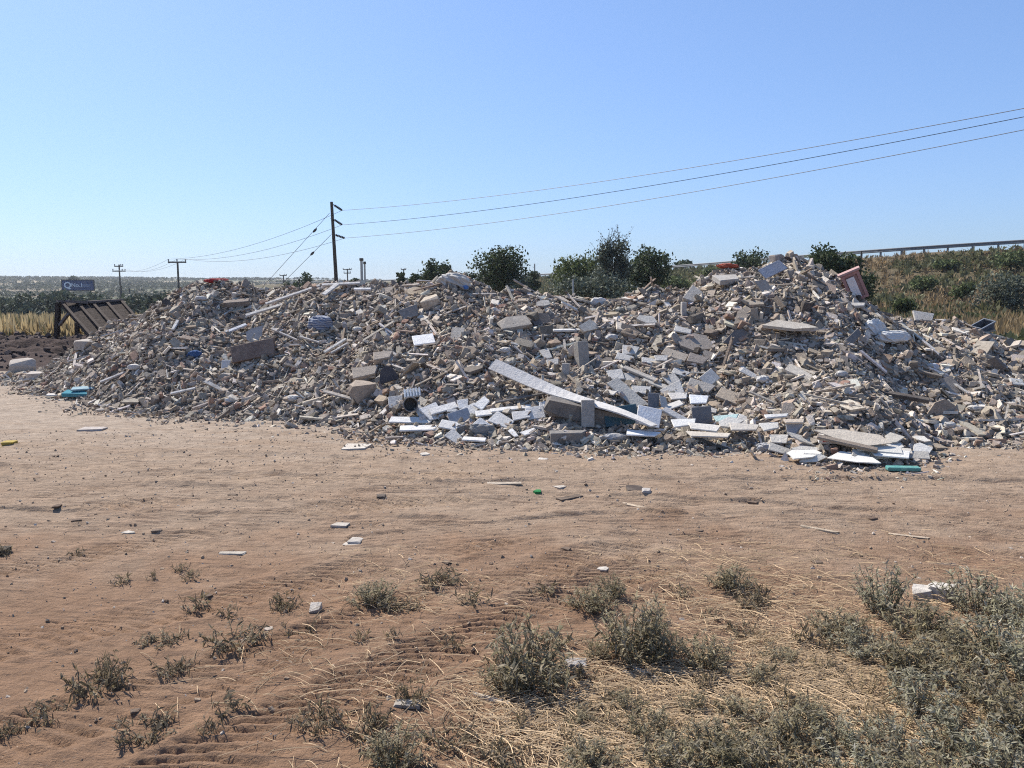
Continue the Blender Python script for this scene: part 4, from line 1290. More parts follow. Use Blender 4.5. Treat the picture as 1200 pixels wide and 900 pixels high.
# ------------------------------------------------------------------ background terrain pieces
# dark earth berm at the left
bx = np.arange(-30, -5.4, .09); by = np.arange(16.2, 27, .09)
BX, BY = np.meshgrid(bx, by)
top = .42 * np.exp(-((BY - 20.6 - .5 * vnoise(BX * .3, BY * 0, 4)) / 2.5) ** 2) * sstep(-5.6, -8.5, BX)
BZ = top * (1 + .35 * fbm(BX * .9, BY * .9, 3, 71)) + np.clip(top * 3, 0, 1) * (.10 * fbm(BX * 2.2, BY * 2.2, 4, 72, .6)) - .03
M_BERM = plain_mat('dark_tilled_soil', (.062, .043, .037), .95, .1, .45, 5, 0, .04)
bo = link('earth_berm', grid_mesh('earth_berm', BX, BY, BZ), M_BERM, None, True)
tag(bo, 'low bank of dark tilled soil left of the heap', 'earth bank', kind='structure')

cl = Batch()
for i in range(1500):
    x = rng.uniform(-22, -6.5); y = rng.uniform(16.8, 22.5)
    j0, i0 = int((y - by[0]) / .09), int((x - bx[0]) / .09)
    if H(x, y) > .02: continue
    s_ = .03 + .09 * rng.random() ** 4
    cl.inst(CH[i % len(CH)], rot_random() * np.array([s_ * 1.3, s_, s_ * .8]), (x, y, BZ[j0, i0] + .02), tuple(np.array([.075, .052, .043]) * rng.uniform(.6, 1.9)))
o = cl.build('clods', M_RUB2); tag(o, 'dark clods scattered over the tilled bank at the left', 'clods', kind='stuff')

# embankment carrying the road
ROAD = [(1900, 46, 268), (1500, 60, 278), (1300, 70, 286), (1200, 76, 291), (1100, 80, 297), (1000, 86, 303), (900, 100, 310), (800, 120, 317), (650, 165, 325), (500, 230, 330), (300, 340, 334)]
rp = np.array([at_depth(a, c, b_) for a, b_, c in ROAD])
u = np.concatenate([[0], np.cumsum(np.linalg.norm(np.diff(rp, axis=0), axis=1))])
uu = np.arange(0, u[-1], 1.5)
RL = np.stack([np.interp(uu, u, rp[:, i]) for i in range(3)], 1)
for i in range(3):
    RL[:, i] = np.convolve(np.pad(RL[:, i], 6, 'edge'), np.ones(13) / 13, 'valid')
tn = np.gradient(RL, axis=0); tn[:, 2] = 0; tn /= np.linalg.norm(tn, axis=1)[:, None]
side = np.stack([-tn[:, 1], tn[:, 0], np.zeros(len(tn))], 1)
side = np.where((side[:, 1] > 0)[:, None], -side, side)       # towards the camera
offs = np.concatenate([[-14, -13.9, -12, -11.9, -9, -1.4, -1.3], np.linspace(0, 40, 60)])
frac = np.interp(offs, [-14, -12, -11.9, 0, 1, 6, 13, 22, 34, 40], [-.1, .98, 1, 1, .98, .74, .42, .2, .02, -.06])
EX = RL[:, None, :2] + side[:, None, :2] * offs[None, :, None]
EZ = RL[:, 2][:, None] * frac[None, :] + np.where((offs > .5), 1, 0)[None, :] * .22 * fbm(EX[..., 0] * .25, EX[..., 1] * .25, 3, 91)


def emb_z(x, y):
    d = np.hypot(RL[:, 0] - x, RL[:, 1] - y); i = int(np.argmin(d))
    o = float(np.dot([x - RL[i, 0], y - RL[i, 1]], side[i, :2]))
    return max(float(np.interp(o, offs, frac)) * RL[i, 2], float(terrain(np.array([x]), np.array([y]))[0]))


m, nt, bs = new_mat('dry_bank', .95, .1)
P = pos(nt)
n1 = noise(nt, P, .22, 5, .6); n2 = noise(nt, P, 1.6, 5, .65)
c = mixc(nt, remap(nt, n1, .42, .60, 0, 1, True), (.155, .12, .075), (.10, .095, .05))
c = mixc(nt, remap(nt, n2, .3, .7, 0, .6), c, (.13, .10, .062))
nt.links.new(c, bs.inputs['Base Color']); bump(nt, bs, noise(nt, P, 4, 5, .7), .25)
eo = link('embankment', grid_mesh('embankment', EX[..., 0], EX[..., 1], EZ), m, None, True)
tag(eo, 'brown and green road bank rising to the right behind the heap', 'embankment', kind='structure')
# road surface
ro = [-10.8, -2.6]
rv = np.stack([RL[:, :2] + side[:, :2] * o_ for o_ in ro], 1)
road = link('road', grid_mesh('road', rv[..., 0], rv[..., 1], np.repeat((RL[:, 2] + .02)[:, None], 2, 1)), plain_mat('asphalt', (.05, .05, .052), .9, .2, .15, 3))
tag(road, 'asphalt road on top of the bank behind the guard rail', 'road', kind='structure')

# guard rail
groot = empty('guard_rail', RL[len(RL) // 3]); tag(groot, 'long steel guard rail along the top of the road bank', 'guard rail')
gl = np.array(groot.location)
off0 = -0.4
line = RL + side * off0
sec = [(.0, .50), (.05, .54), (.05, .62), (.0, .66), (.0, .70), (.05, .74), (.05, .82), (.0, .86), (-.02, .86), (-.02, .50)]
secv = np.stack([line[:, None] + side[:, None] * np.array([a for a, _ in sec])[None, :, None] + np.array([[0, 0, b_] for _, b_ in sec])[None] for _ in [0]], 0)[0] - gl
k_, n_ = secv.shape[:2]
L, T = [], []
for i in range(k_ - 1):
    for j in range(n_):
        L += [i * n_ + j, i * n_ + (j + 1) % n_, (i + 1) * n_ + (j + 1) % n_, (i + 1) * n_ + j]; T.append(4)
b = Batch(); b.add(secv.reshape(-1, 3), L, T); b.build('rail', M_STEEL, groot)
ul = np.concatenate([[0], np.cumsum(np.linalg.norm(np.diff(line, axis=0), axis=1))])
post = None
nposts = 0
s0 = 0.0
bp = Batch(); bp.box((0, 0, .33), (.15, .16, 1.0)); pm = bp.mesh('post'); pm.materials.append(M_STEEL)
while s0 < ul[-1] and nposts < 78:
    q = np.array([np.interp(s0, ul, line[:, i]) for i in range(3)])
    px, py = to_px(q)
    if -50 < px < 1300:
        o = bpy.data.objects.new('post', pm); C.objects.link(o); o.parent = groot
        sd = np.array([np.interp(s0, ul, side[:, i]) for i in range(2)])
        o.location = q - gl + np.array([-sd[0] * .10, -sd[1] * .10, 0]); o.rotation_euler = (0, 0, math.atan2(sd[1], sd[0]) + math.pi / 2)
        nposts += 1
    s0 += 2.2

# scrub on the bank and behind the heap (uncountable ground cover)
def tuft_template(n, h, w, seed, broad=False):
    r_ = np.random.default_rng(seed); V, L, T = [], [], []
    for i in range(n):
        a = r_.uniform(0, 6.28); ro = w * math.sqrt(r_.random()); el = r_.uniform(.3, 1)
        p0 = np.array([math.cos(a) * ro * .5, math.sin(a) * ro * .5, 0 if not broad else r_.uniform(0, h * .7)])
        d = np.array([math.cos(a) * (1 - el) * 1.2, math.sin(a) * (1 - el) * 1.2, el]); d /= np.linalg.norm(d)
        s = np.array([-math.sin(a), math.cos(a), 0]) + r_.normal(0, .3, 3)
        ln = h * r_.uniform(.5, 1.1) * (.5 if broad else 1); wd = ln * (.5 if broad else .13)
        k = len(V)
        V += [p0 - s * wd * .3, p0 + s * wd * .3, p0 + d * ln * .55 + s * wd * .5, p0 + d * ln, p0 + d * ln * .55 - s * wd * .5]
        L += [k, k + 1, k + 2, k + 3, k + 4]; T.append(5)
    return np.array(V), np.array(L), np.array(T)


TG = [tuft_template(12, .6, .3, 100 + i) for i in range(6)]
TB = [tuft_template(20, .6, .5, 200 + i, True) for i in range(6)]
M_SCRUB = leaf_mat('dry_scrub', (.85, .85, .85), (1.15, 1.15, 1.15), .3, .8, True)
sb = Batch()
n_done = 0
while n_done < 15000:
    i = int(len(RL) * rng.random() ** 1.3 * .8); o_ = rng.uniform(.2, 40) if rng.random() < .75 else rng.uniform(.2, 8)
    q = RL[i, :2] + side[i, :2] * o_ + tn[i, :2] * rng.uniform(-.8, .8)
    z = float(np.interp(o_, offs, frac)) * RL[i, 2]
    px, py = to_px((q[0], q[1], z))
    n_done += 1
    if not (560 < px < 1290) or q[1] < 17 or z < -.05: continue
    gn = float(vnoise(q[0] * .16, q[1] * .16, 131)) + float(vnoise(q[0] * .5, q[1] * .5, 133)) * .5
    gn += 1.0 if px < 860 else (-.5 if px < 1110 else -.12)
    if gn > .05 and rng.random() < .8:
        c = np.array([.115, .115, .058]) * rng.uniform(.6, 1.4); T_ = TB[rng.integers(6)]; s = rng.uniform(.7, 1.5)
    elif rng.random() < .45:
        c = np.array([.31, .225, .125]) * rng.uniform(.6, 1.3); T_ = TG[rng.integers(6)]; s = rng.uniform(.7, 1.4)
    else:
        c = np.array([.21, .155, .088]) * rng.uniform(.6, 1.3); T_ = TB[rng.integers(6)]; s = rng.uniform(.5, 1.2)
    if o_ < 3: s *= .6
    if rng.random() < .03: c = np.array([.6, .58, .52]); s *= .6; T_ = TG[0]
    sb.inst(T_, Rz(rng.uniform(0, 6.3)) * (s * np.array([1, 1, rng.uniform(.7, 1.3)])), (q[0], q[1], z), tuple(c))
for i in range(6000):
    y = rng.uniform(15.5, 46); x = rng.uniform(2.5, .8 * y + 3)
    if H(x, y) > 0: continue
    px, py = to_px((x, y, .3))
    if px > 1290: continue
    gn = float(vnoise(x * .3, y * .3, 141)) + (.5 if px < 900 else -.1)
    c = (np.array([.085, .095, .045]) if gn > .1 else np.array([.26, .19, .10])) * rng.uniform(.6, 1.35)
    T_ = TB[rng.integers(6)] if gn > .1 else TG[rng.integers(6)]
    s = rng.uniform(.5, 1.1)
    sb.inst(T_, Rz(rng.uniform(0, 6.3)) * s, (x, y, max(0, emb_z(x, y) if y > 28 else 0)), tuple(c))
o = sb.build('scrub', M_SCRUB); tag(o, 'dry grass and green scrub covering the road bank', 'scrub', kind='stuff')

# tall dry grass left
gb = Batch()
for i in range(5200):
    y = 24.5 + 17 * rng.random() ** 1.3; x = rng.uniform(-.72 * y - 2, -.30 * y)
    c = np.array([.46, .36, .20]) * rng.uniform(.6, 1.3)
    if rng.random() < .12: c = np.array([.16, .15, .08])
    s = rng.uniform(.7, 1.35)
    gb.inst(TG[i % 6], Rz(rng.uniform(0, 6.3)) * (s * np.array([1.1, 1.1, 1.15])), (x, y, float(terrain(np.array([x]), np.array([y]))[0])), tuple(c))
o = gb.build('dry_grass', M_SCRUB); tag(o, 'tall yellow dry grass behind the wooden ramp', 'grass', kind='stuff')

# ------------------------------------------------------------------ trees
M_TREE = [leaf_mat('dark_foliage', (.035, .05, .022), (.06, .078, .032), .2, 1.5, True), leaf_mat('grey_foliage', (.075, .088, .062), (.11, .122, .088), .2, 1.5, True),
          leaf_mat('light_foliage', (.07, .09, .033), (.105, .125, .05), .25, 1.5, True), leaf_mat('olive_foliage', (.045, .058, .04), (.07, .085, .058), .2, .6, True)]


def tree_meshes(w, h, hbot, seed, n=2300, ls=.17, lobes=11, feather=0.0):
    """crown w wide, from hbot to h above the root; returns trunk mesh, crown mesh"""
    r_ = np.random.default_rng(seed)
    t = Batch()
    t.tube([(0, 0, -.15), (.03 * w, 0, h * .25), (0, .02 * w, h * .5), (.02 * w, 0, h * .8)], [h * .035 + .03, h * .028 + .02, h * .018 + .015, .015], 7)
    cr = Batch()
    ch = h - hbot
    cs = []
    for i in range(lobes):
        a = r_.uniform(0, 6.28); ro = w * .5 * math.sqrt(r_.random()) * .72
        zc = hbot + ch * r_.uniform(.22, .80)
        if feather: zc = hbot + ch * (.2 + .75 * i / lobes); ro *= (1.1 - .6 * i / lobes)
        rr = w * r_.uniform(.19, .31) * (1 - .25 * feather)
        cs.append((np.array([math.cos(a) * ro, math.sin(a) * ro, min(zc, h - rr * .6)]), rr))
        t.tube([(0, 0, h * .28 + .1 * i / lobes), cs[-1][0] * [.5, .5, 1] * [1, 1, .8], cs[-1][0]], [h * .014 + .008, h * .009 + .006, .006], 5)
    per = n // lobes
    for c0, rr in cs:
        for j in range(per):
            d = r_.normal(size=3); d /= np.linalg.norm(d)
            q = c0 + d * rr * r_.random() ** (.45) * np.array([1, 1, min(.9, ch / w * .9 + .15)]) * (1.0 + .35 * (r_.random() < .08))
            if q[2] < hbot * .8: q[2] = hbot * .8 + abs(r_.normal(0, .1))
            A = r_.normal(size=3); A /= np.linalg.norm(A); B = np.cross(A, r_.normal(size=3)); B /= np.linalg.norm(B)
            s = ls * r_.uniform(.5, 1.3)
            v = np.array([q - A * s * .6, q - B * s * .32, q + A * s * .6, q + B * s * .32])
            cr.add(v, [0, 1, 2, 3], [4], tuple(np.ones(3) * r_.uniform(.5, 1.75)))
        if feather:
            for j in range(5):
                d = r_.normal(size=3) * [.35, .35, 0] + [0, 0, 1]
                e_ = c0 + d * rr * r_.uniform(1.2, 2.2)
                t.tube([c0, e_], [.012, .005], 3)
                for q_ in range(14):
                    q = c0 + (e_ - c0) * r_.random() + r_.normal(0, .06, 3)
                    A = r_.normal(size=3); A /= np.linalg.norm(A); B = np.cross(A, r_.normal(size=3)); B /= np.linalg.norm(B); s = ls * .6
                    cr.add(np.array([q - A * s * .6, q - B * s * .3, q + A * s * .6, q + B * s * .3]), [0, 1, 2, 3], [4], tuple(np.ones(3) * r_.uniform(.6, 1.4)))
    return t.mesh('trunk'), cr.mesh('crown')


def tree(name, label, cat, px, top, wpx, bot, Y, mi, seed, group=None, **kw):
    """px centre, picture rows of crown top and bottom, width in px, depth"""
    pt = at_depth(px, top, Y); pb = at_depth(px, bot, Y)
    gzv = emb_z(pt[0], pt[1]) if pt[0] > -2 else float(terrain(pt[0:1], pt[1:2])[0])
    h = pt[2] - gzv; hb = max(.15, pb[2] - gzv)
    kw['n'] = int(kw.get('n', 2000) * 1.35); kw['lobes'] = int(kw.get('lobes', 11) * 1.4)
    kw.setdefault('ls', max(.14, Y * .0035)); 
    tm, cm = tree_meshes(wpx * Y / FPX, h, min(hb, h * .3), seed, **kw)
    root = empty(name, (pt[0], pt[1], gzv)); tag(root, label, cat, group)
    link('trunk', tm, M_BARK, root); link('crown', cm, M_TREE[mi], root)
    return root


tree('tree', 'small round tree on the skyline left of the big white sack', 'tree', 510, 300, 36, 330, 55, 0, 301)
tree('bush', 'low dark bush left of the small round skyline tree', 'bush', 487, 318, 22, 332, 57, 0, 302, n=700)
tree('tree', 'broad dark tree on the skyline behind the big white sack', 'tree', 584, 289, 66, 338, 50, 0, 303, n=4200, lobes=18)
tree('bush', 'small dome shaped bush right of the broad dark tree', 'bush', 626, 314, 20, 332, 66, 0, 304, n=700)
tree('bush', 'low grey bush between the broad tree and the dome shaped bush', 'bush', 608, 322, 34, 338, 48, 1, 305, n=800)
tree('bush', 'dark low bush left of the broad dark tree', 'bush', 549, 316, 20, 332, 60, 0, 306, n=600)
tree('tree', 'light green tree left of the feathery grey tree', 'tree', 680, 297, 66, 345, 48, 2, 307, n=3400, lobes=16)
tree('tree', 'tall feathery grey green tree with thin upright twigs', 'tree', 717, 283, 58, 342, 46, 1, 308, n=2400, lobes=15, feather=1.0)
tree('tree', 'dense dark tree right of the feathery tree', 'tree', 756, 288, 58, 338, 52, 0, 309, n=3800, lobes=17)
tree('bush', 'wide grey bush in front of the feathery tree', 'bush', 700, 315, 96, 350, 38, 1, 310, n=2600, lobes=16)
tree('bush', 'green bush in front of the light green tree', 'bush', 664, 308, 40, 342, 50, 2, 311, n=900)
tree('bush', 'dark bush peeping over the crest left of the peak', 'bush', 877, 290, 46, 312, 66, 0, 312, n=1300)
tree('tree', 'dark leafy tree right of the peak', 'tree', 980, 283, 62, 340, 34, 0, 313, n=4200, lobes=18, ls=.15)
tree('bush', 'dark bush at the foot of the leafy tree right of the peak', 'bush', 1012, 315, 34, 350, 40, 0, 314, n=900)
tree('bush', 'grey green bush on the road bank at far right', 'bush', 1168, 322, 66, 366, 44, 1, 315, n=2200, lobes=11)
for bpx, bt, bw, bb, bY, bl in ((1080, 322, 34, 342, 58, 'low dull green bush halfway up the bank, left of the others'), (1128, 330, 30, 350, 52, 'small dull green bush between the two halves of the bank'),
                                (1110, 303, 36, 318, 72, 'flat green bush just under the guard rail'), (1185, 292, 44, 312, 66, 'flat green bush under the guard rail at the right edge'),
                                (1060, 350, 26, 368, 40, 'little bush at the foot of the bank behind the white sacking'), (840, 312, 40, 330, 90, 'green bush on the bank left of the peak'),
                                (795, 322, 46, 340, 80, 'green bush on the bank right of the dense dark tree'), (735, 326, 40, 346, 60, 'green bush at the foot of the dense dark tree')):
    tree('bush', bl, 'bush', bpx, bt, bw, bb, bY, 2, int(bpx), n=1000)
tree('bush', 'small bush behind the guard rail', 'bush', 801, 305, 22, 316, 135, 0, 316, n=500)
tree('tree', 'dark tree on the skyline left of the utility pole', 'tree', 355, 314, 24, 334, 90, 0, 317, n=900)
tree('bush', 'low dark bush beside the dark skyline tree at left', 'bush', 341, 324, 18, 334, 95, 0, 318, n=500)
tree('bush', 'dark bush on the skyline beside the twin concrete posts', 'bush', 413, 321, 18, 334, 80, 0, 319, n=500)
tree('bush', 'small dark bush right of the twin concrete posts', 'bush', 470, 315, 12, 332, 70, 0, 320, n=400)
tree('tree', 'lone round tree on the far hill above the billboard', 'tree', 87, 323, 12, 332, 420, 0, 321, n=500)
# dead branches right of the small round tree
# olives below the hill
olv = []
for i, sd in enumerate((401, 402, 403)):
    tm, cm = tree_meshes(4.6, 3.4, .5, sd, n=1300, ls=.42, lobes=9)
    tm.materials.append(M_BARK); cm.materials.append(M_TREE[3]); olv.append((tm, cm))
k = 0
for Y, x0, x1, n, s0 in ((84, -70, -34, 15, .95), (95, -82, -37, 18, 1.0), (111, -97, -42, 20, 1.0)):
    for i in range(n):
        x = x0 + (x1 - x0) * (i + rng.uniform(-.3, .3)) / (n - 1); y = Y + rng.uniform(-4, 4)
        root = empty('olive_tree', (x, y, float(terrain(np.array([x]), np.array([y]))[0])), rng.uniform(0, 6.3))
        s = s0 * rng.uniform(.75, 1.15); root.scale = (s, s, s * rng.uniform(.85, 1.1))
        tag(root, 'grey green olive tree in the grove beyond the dry grass', 'olive tree', 'olive trees of the grove at the left')
        for nm, me in zip(('trunk', 'crown'), olv[k % 3]):
            o = bpy.data.objects.new(nm, me); C.objects.link(o); o.parent = root
        k += 1
# far woods: strips of dark trees on the hill
wb_ = Batch()
strips = []
for i in range(28):
    y0 = 230 + 700 * rng.random() ** .8; xc = -y0 * rng.uniform(.30, .72); ln = rng.uniform(20, 110) * y0 / 500
    strips.append((y0, xc - ln, xc + ln, int(ln * rng.uniform(1.0, 2.6)) + 20, rng.uniform(-.35, .35), rng.uniform(3, 16)))
strips += [(905, -660, -420, 420, .02, 6), (890, -330, -190, 150, -.03, 5), (330, -250, -150, 260, .05, 14)]
for (y0, x0, x1, n, sl_, wd) in strips:
    for i in range(n):
        x = rng.uniform(x0, x1); y = y0 + sl_ * (x - x0) + rng.normal(0, wd)
        z = float(terrain(np.array([x]), np.array([y]))[0])
        s = rng.uniform(1.6, 4.0) * (y0 / 600) ** .3
        wb_.inst(TB[i % 6], Rz(rng.uniform(0, 6.3)) * (s * np.array([1.8, 1.8, 1.1])), (x, y, z), tuple(np.array([.055, .065, .038]) * rng.uniform(.7, 1.3)))
o = wb_.build('far_woods', M_SCRUB); tag(o, 'strips of dark woodland on the far hill', 'woodland', kind='stuff')

# ------------------------------------------------------------------ utility poles and wires
def tz(x, y): return float(terrain(np.array([x]), np.array([y]))[0])


Y1 = 72.0
ptop, pbot = at_depth(388.5, 236.5, Y1), at_depth(394.5, 337, Y1)
dirp = (pbot - ptop) / (ptop[2] - pbot[2])
base = ptop + dirp * (ptop[2] - tz(ptop[0], Y1) + .3)
pr = empty('utility_pole', base); tag(pr, 'tall dark wooden utility pole rising behind the heap', 'utility pole')
b = Batch(); b.tube([np.zeros(3), ptop - base], [.19, .125], 10); b.build('pole', M_POLE, pr)
att = []
for (ax, ay), (bx_, by_) in (((391, 240), (401, 246.5)), ((391, 257), (401, 263.5)), ((392, 275), (404, 279))):
    a, e_ = at_depth(ax, ay, Y1), at_depth(bx_, by_, Y1 - .4)
    b = Batch(); t = np.linspace(0, 1, 22)
    rr = np.where((np.arange(22) % 3 == 1) & (t > .15) & (t < .92), .12, .05)
    b.tube(a[None] * (1 - t)[:, None] + e_[None] * t[:, None] - base, rr, 8); b.build('insulator', M_INS, pr)
    b = Batch(); b.tube([a - base + [-.28, 0, .06], a - base + [.02, 0, 0]], .03, 6); b.build('bracket', M_STEEL, pr)
    att.append(e_)


def wire(label, a, e_, sag, r=.017, n=40, group=None, name='wire'):
    t = np.linspace(0, 1, n)
    pts = a[None] * (1 - t)[:, None] + e_[None] * t[:, None]
    pts[:, 2] -= sag * 4 * t * (1 - t)
    b = Batch(); b.tube(pts - a, r, 5)
    o = b.build(name, M_WIRE); o.location = a
    tag(o, label, 'wire', group); return o


# the line to the right comes towards the viewer
for a, (px, py), nm, sg in zip(att, ((1420, 84), (1420, 92), (1420, 107)), ('top', 'middle', 'lowest'), (.75, .75, .75)):
    wire(f'{nm} of the three power lines running right from the wooden pole', a, at_depth(px, py, 30), sg, .016)

# T shaped pole
def hpole(px, top, Y, arms, label, r=.13, h_px=0):
    t_ = at_depth(px, top, Y); zb = tz(t_[0], t_[1])
    root = empty('utility_pole', (t_[0], t_[1], zb)); tag(root, label, 'utility pole')
    hgt = t_[2] - zb
    b = Batch(); b.tube([(0, 0, -.2), (0, 0, hgt)], [r * 1.25, r], 8); b.build('pole', M_POLE2, root)
    ends = []
    for dpx, half in arms:
        z = hgt - dpx * Y / FPX; w = half * Y / FPX
        b = Batch(); b.box((0, -.16, z), (2 * w, .14, .2)); b.build('crossarm', M_POLE2, root)
        for sx in (-.94, 0 if half > 8 else .5, .94):
            b = Batch(); b.tube([(sx * w, -.16, z + .08), (sx * w, -.16, z + .3), (sx * w, -.16, z + .42)], [.05, .11, .06], 8); b.build('insulator', M_CONC, root)
            ends.append(np.array([t_[0] + sx * w, t_[1] - .16, zb + z + .42]))
    return root, ends


_, eT = hpole(208, 306.5, 110, [(.8, 10.5)], 'T shaped utility pole behind the left end of the heap')
_, eD = hpole(139.5, 310, 150, [(2.0, 5.0), (7.6, 7.5)], 'utility pole with two crossarms on the far side of the dry grass')
for a, e_, nm, st0 in zip(att, (eT[0], eT[1], eT[2]), ('top', 'middle', 'lowest'), (0, 0, 0)):
    wire(f'{nm} of the three power lines running left from the wooden pole', a, e_, 1.0, .016)
for a, e_, nm in zip(eT, (eD[3], eD[4], eD[5]), ('left', 'middle', 'right')):
    wire(f'{nm} thin line between the T shaped pole and the double crossarm pole', a, e_, 1.0, .014)
# guy wires with insulator bulbs
for (ax, ay), (ex, ey), (ix, iy), lb in (((386, 250), (300, 345), (369, 270), 'upper'), ((388, 275), (318, 345), (366, 297), 'lower')):
    a = at_depth(ax, ay, Y1); e_ = at_depth(ex, ey, Y1 + 2)
    g0 = empty('guy_wire', a); tag(g0, f'{lb} slanting stay wire with a bulb left of the wooden pole', 'wire')
    b = Batch(); b.tube([np.zeros(3), (e_ - a) * .5, e_ - a], .02, 5); b.build('cable', M_WIRE, g0)
    q = at_depth(ix, iy, Y1 + .4) - a; d = (e_ - a) / np.linalg.norm(e_ - a)
    b = Batch(); b.tube([q - d * .25, q - d * .1, q + d * .1, q + d * .25], [.04, .11, .11, .04], 8); b.build('insulator', M_INS, g0)
# twin concrete posts and small poles on the skyline
for px, top, Y, r, lb in ((423.5, 302.5, 88, .14, 'taller of the two pale concrete posts on the skyline'), (427.2, 306.5, 90, .10, 'shorter of the two pale concrete posts on the skyline')):
    t_ = at_depth(px, top, Y); root = empty('concrete_post', (t_[0], t_[1], tz(t_[0], t_[1]))); tag(root, lb, 'post')
    hg = t_[2] - tz(t_[0], t_[1])
    b = Batch(); b.tube([(0, 0, -.2), (0, 0, hg - .3)], [r * 1.15, r], 10); b.build('shaft', M_CONC, root)
    b = Batch(); b.tube([(0, 0, hg - .3), (0, 0, hg - .25), (0, 0, hg)], [r, r * 1.7, r * 1.5], 10); b.build('cap', M_POLE2, root)
hpole(407, 315, 190, [(1, 5), (5, 4)], 'far small utility pole left of the twin concrete posts', .14)
hpole(332, 322, 190, [(1, 4)], 'far small utility pole left of the dark skyline tree', .14)
hpole(473, 315, 190, [(1, 3)], 'far small utility pole right of the twin concrete posts', .14)
for px, py0, py1, Y, lb, r in ((611, 309, 330, 60, 'bare grey post right of the broad dark tree', .07), (626.5, 309, 330, 68, 'thin grey post above the dome shaped bush', .06),
                               (671.5, 327, 350, 30, 'pale leaning stake in front of the grey bush', .035), (1009.5, 294, 335, 36, 'thin bare pole beside the leafy tree right of the peak', .035),
                               (142, 335, 352, 140, 'short post below the double crossarm pole', .12), (151.5, 337, 350, 120, 'short dark post right of the double crossarm pole', .08)):
    t_ = at_depth(px, py0, Y); zb = emb_z(t_[0], t_[1]) if t_[0] > -2 else tz(t_[0], t_[1])
    b = Batch(); hgt = max(t_[2] - zb, .6)
    b.tube([(0, 0, -.15), (.01, 0, hgt * .5), (0, 0, hgt)], [r * 1.15, r, r * .9], 7)
    o = b.build('post', M_CONC if 'pale' in lb or 'grey' in lb else M_POLE2); o.location = (t_[0], t_[1], zb); tag(o, lb, 'post')

# ------------------------------------------------------------------ billboard
YB = 150
c0 = at_depth(91.5, 334.3, YB); kb = YB / FPX
zb = tz(c0[0], YB)
root = empty('billboard', (c0[0], YB, zb), R(10)); tag(root, 'dark blue billboard on two posts beyond the dry grass', 'billboard')
M_BLUE = plain_mat('blue_board', (.035, .06, .15), .5, .4, .15, 1)
M_WLET = plain_mat('white_lettering', (.72, .74, .78), .6, .3, .05)
M_LLET = plain_mat('faded_lettering', (.22, .28, .40), .6, .3, .1)
w, h = 34 * kb, 11.5 * kb; zc = c0[2] - zb
b = Batch(); b.box((0, 0, zc), (w, .18, h)); sign = b.build('panel', M_BLUE, root)
b = Batch()
for c, d in (((0, 0, zc + h / 2 + .06), (w + .24, .26, .12)), ((0, 0, zc - h / 2 - .06), (w + .24, .26, .12)), ((-w / 2 - .06, 0, zc), (.12, .26, h)), ((w / 2 + .06, 0, zc), (.12, .26, h))):
    b.box(c, d)
b.build('frame', M_POLE2, root)
for sx in (-11.5, 13):
    b = Batch(); b.tube([(sx * kb, .2, -.3), (sx * kb, .2, zc + h * .3)], .12, 8); b.build('leg', M_POLE2, root)


def text(body, size, x, z, m, name, bold=0.0):
    cu = bpy.data.curves.new('lettering', 'FONT'); cu.body = body; cu.size = size; cu.extrude = .02; cu.offset = bold
    t = bpy.data.objects.new('tmp_text', cu); C.objects.link(t)
    me = bpy.data.meshes.new_from_object(t.evaluated_get(bpy.context.evaluated_depsgraph_get()))
    bpy.data.objects.remove(t)
    o = link(name, me, m, sign); o.rotation_euler = (math.pi / 2, 0, 0); o.location = (x, -.12, z)


text('Q', 1.55, -w / 2 + .3, zc - .5, M_WLET, 'emblem', .04)
text('No.1', 1.0, -w / 2 + 1.55, zc - .3, M_WLET, 'lettering', .01)
b = Batch()
b.box((1.35, -.11, zc + .05), (1.5, .04, .16)); b.box((1.15, -.11, zc - .28), (2.0, .04, .10))
b.build('faded_line', M_LLET, sign)

# ------------------------------------------------------------------ wooden ramp
YA = 21.8
ka = YA / FPX
O = at_depth(67, 408, YA)
root = empty('wooden_ramp', (O[0], O[1], O[2] - .12)); tag(root, 'dark timber loading ramp with slanting boards beside the left end of the heap', 'ramp')
O0 = np.array(root.location)
def wp(px, py, Y): return at_depth(px, py, Y) - O0
def beam(name, a, e_, wd, ht, m, up=(0, 0, 1)):
    a, e_ = np.array(a), np.array(e_); d = e_ - a; L_ = np.linalg.norm(d); d /= L_
    s = np.cross(d, np.array(up, float)); s /= np.linalg.norm(s); n_ = np.cross(s, d)
    b = Batch(); b.box((a + e_) / 2, (L_, wd, ht), np.stack([d, s, n_], 1)); return b.build(name, m, root)
TA, TBp = wp(69, 354, 22.2), wp(143, 352, 23.2)         # top edge
BA, BB = wp(112, 405, 20.6), wp(176, 392, 21.6)          # bottom edge (runs into the heap)
beam('post', wp(68.5, 355, 22.2), wp(65.5, 410, 22.0), .11, .11, M_TIM)
beam('post', wp(90.5, 378, 21.4), wp(90, 408, 21.4), .09, .09, M_TIM)
beam('post', wp(142, 354, 23.1), wp(142, 385, 23.1), .14, .14, M_TIM)
beam('brace', wp(70, 381, 22.0), wp(80, 368, 21.7), .07, .07, M_TIMTOP)
beam('top_board', wp(67, 353, 22.1), wp(77, 353.5, 22.25), .16, .05, M_TIMTOP)
beam('top_board', wp(78, 353, 22.1), wp(102, 354.5, 22.5), .16, .07, M_TIMTOP)
beam('top_board', wp(103, 354, 22.5), wp(126, 352.5, 22.9), .16, .06, M_TIMTOP)
beam('top_board', wp(126, 352.5, 22.9), wp(144, 351.5, 23.2), .16, .06, M_TIMTOP)
nrm = np.cross(TBp - TA, BA - TA); nrm /= np.linalg.norm(nrm)
if nrm[1] > 0: nrm = -nrm
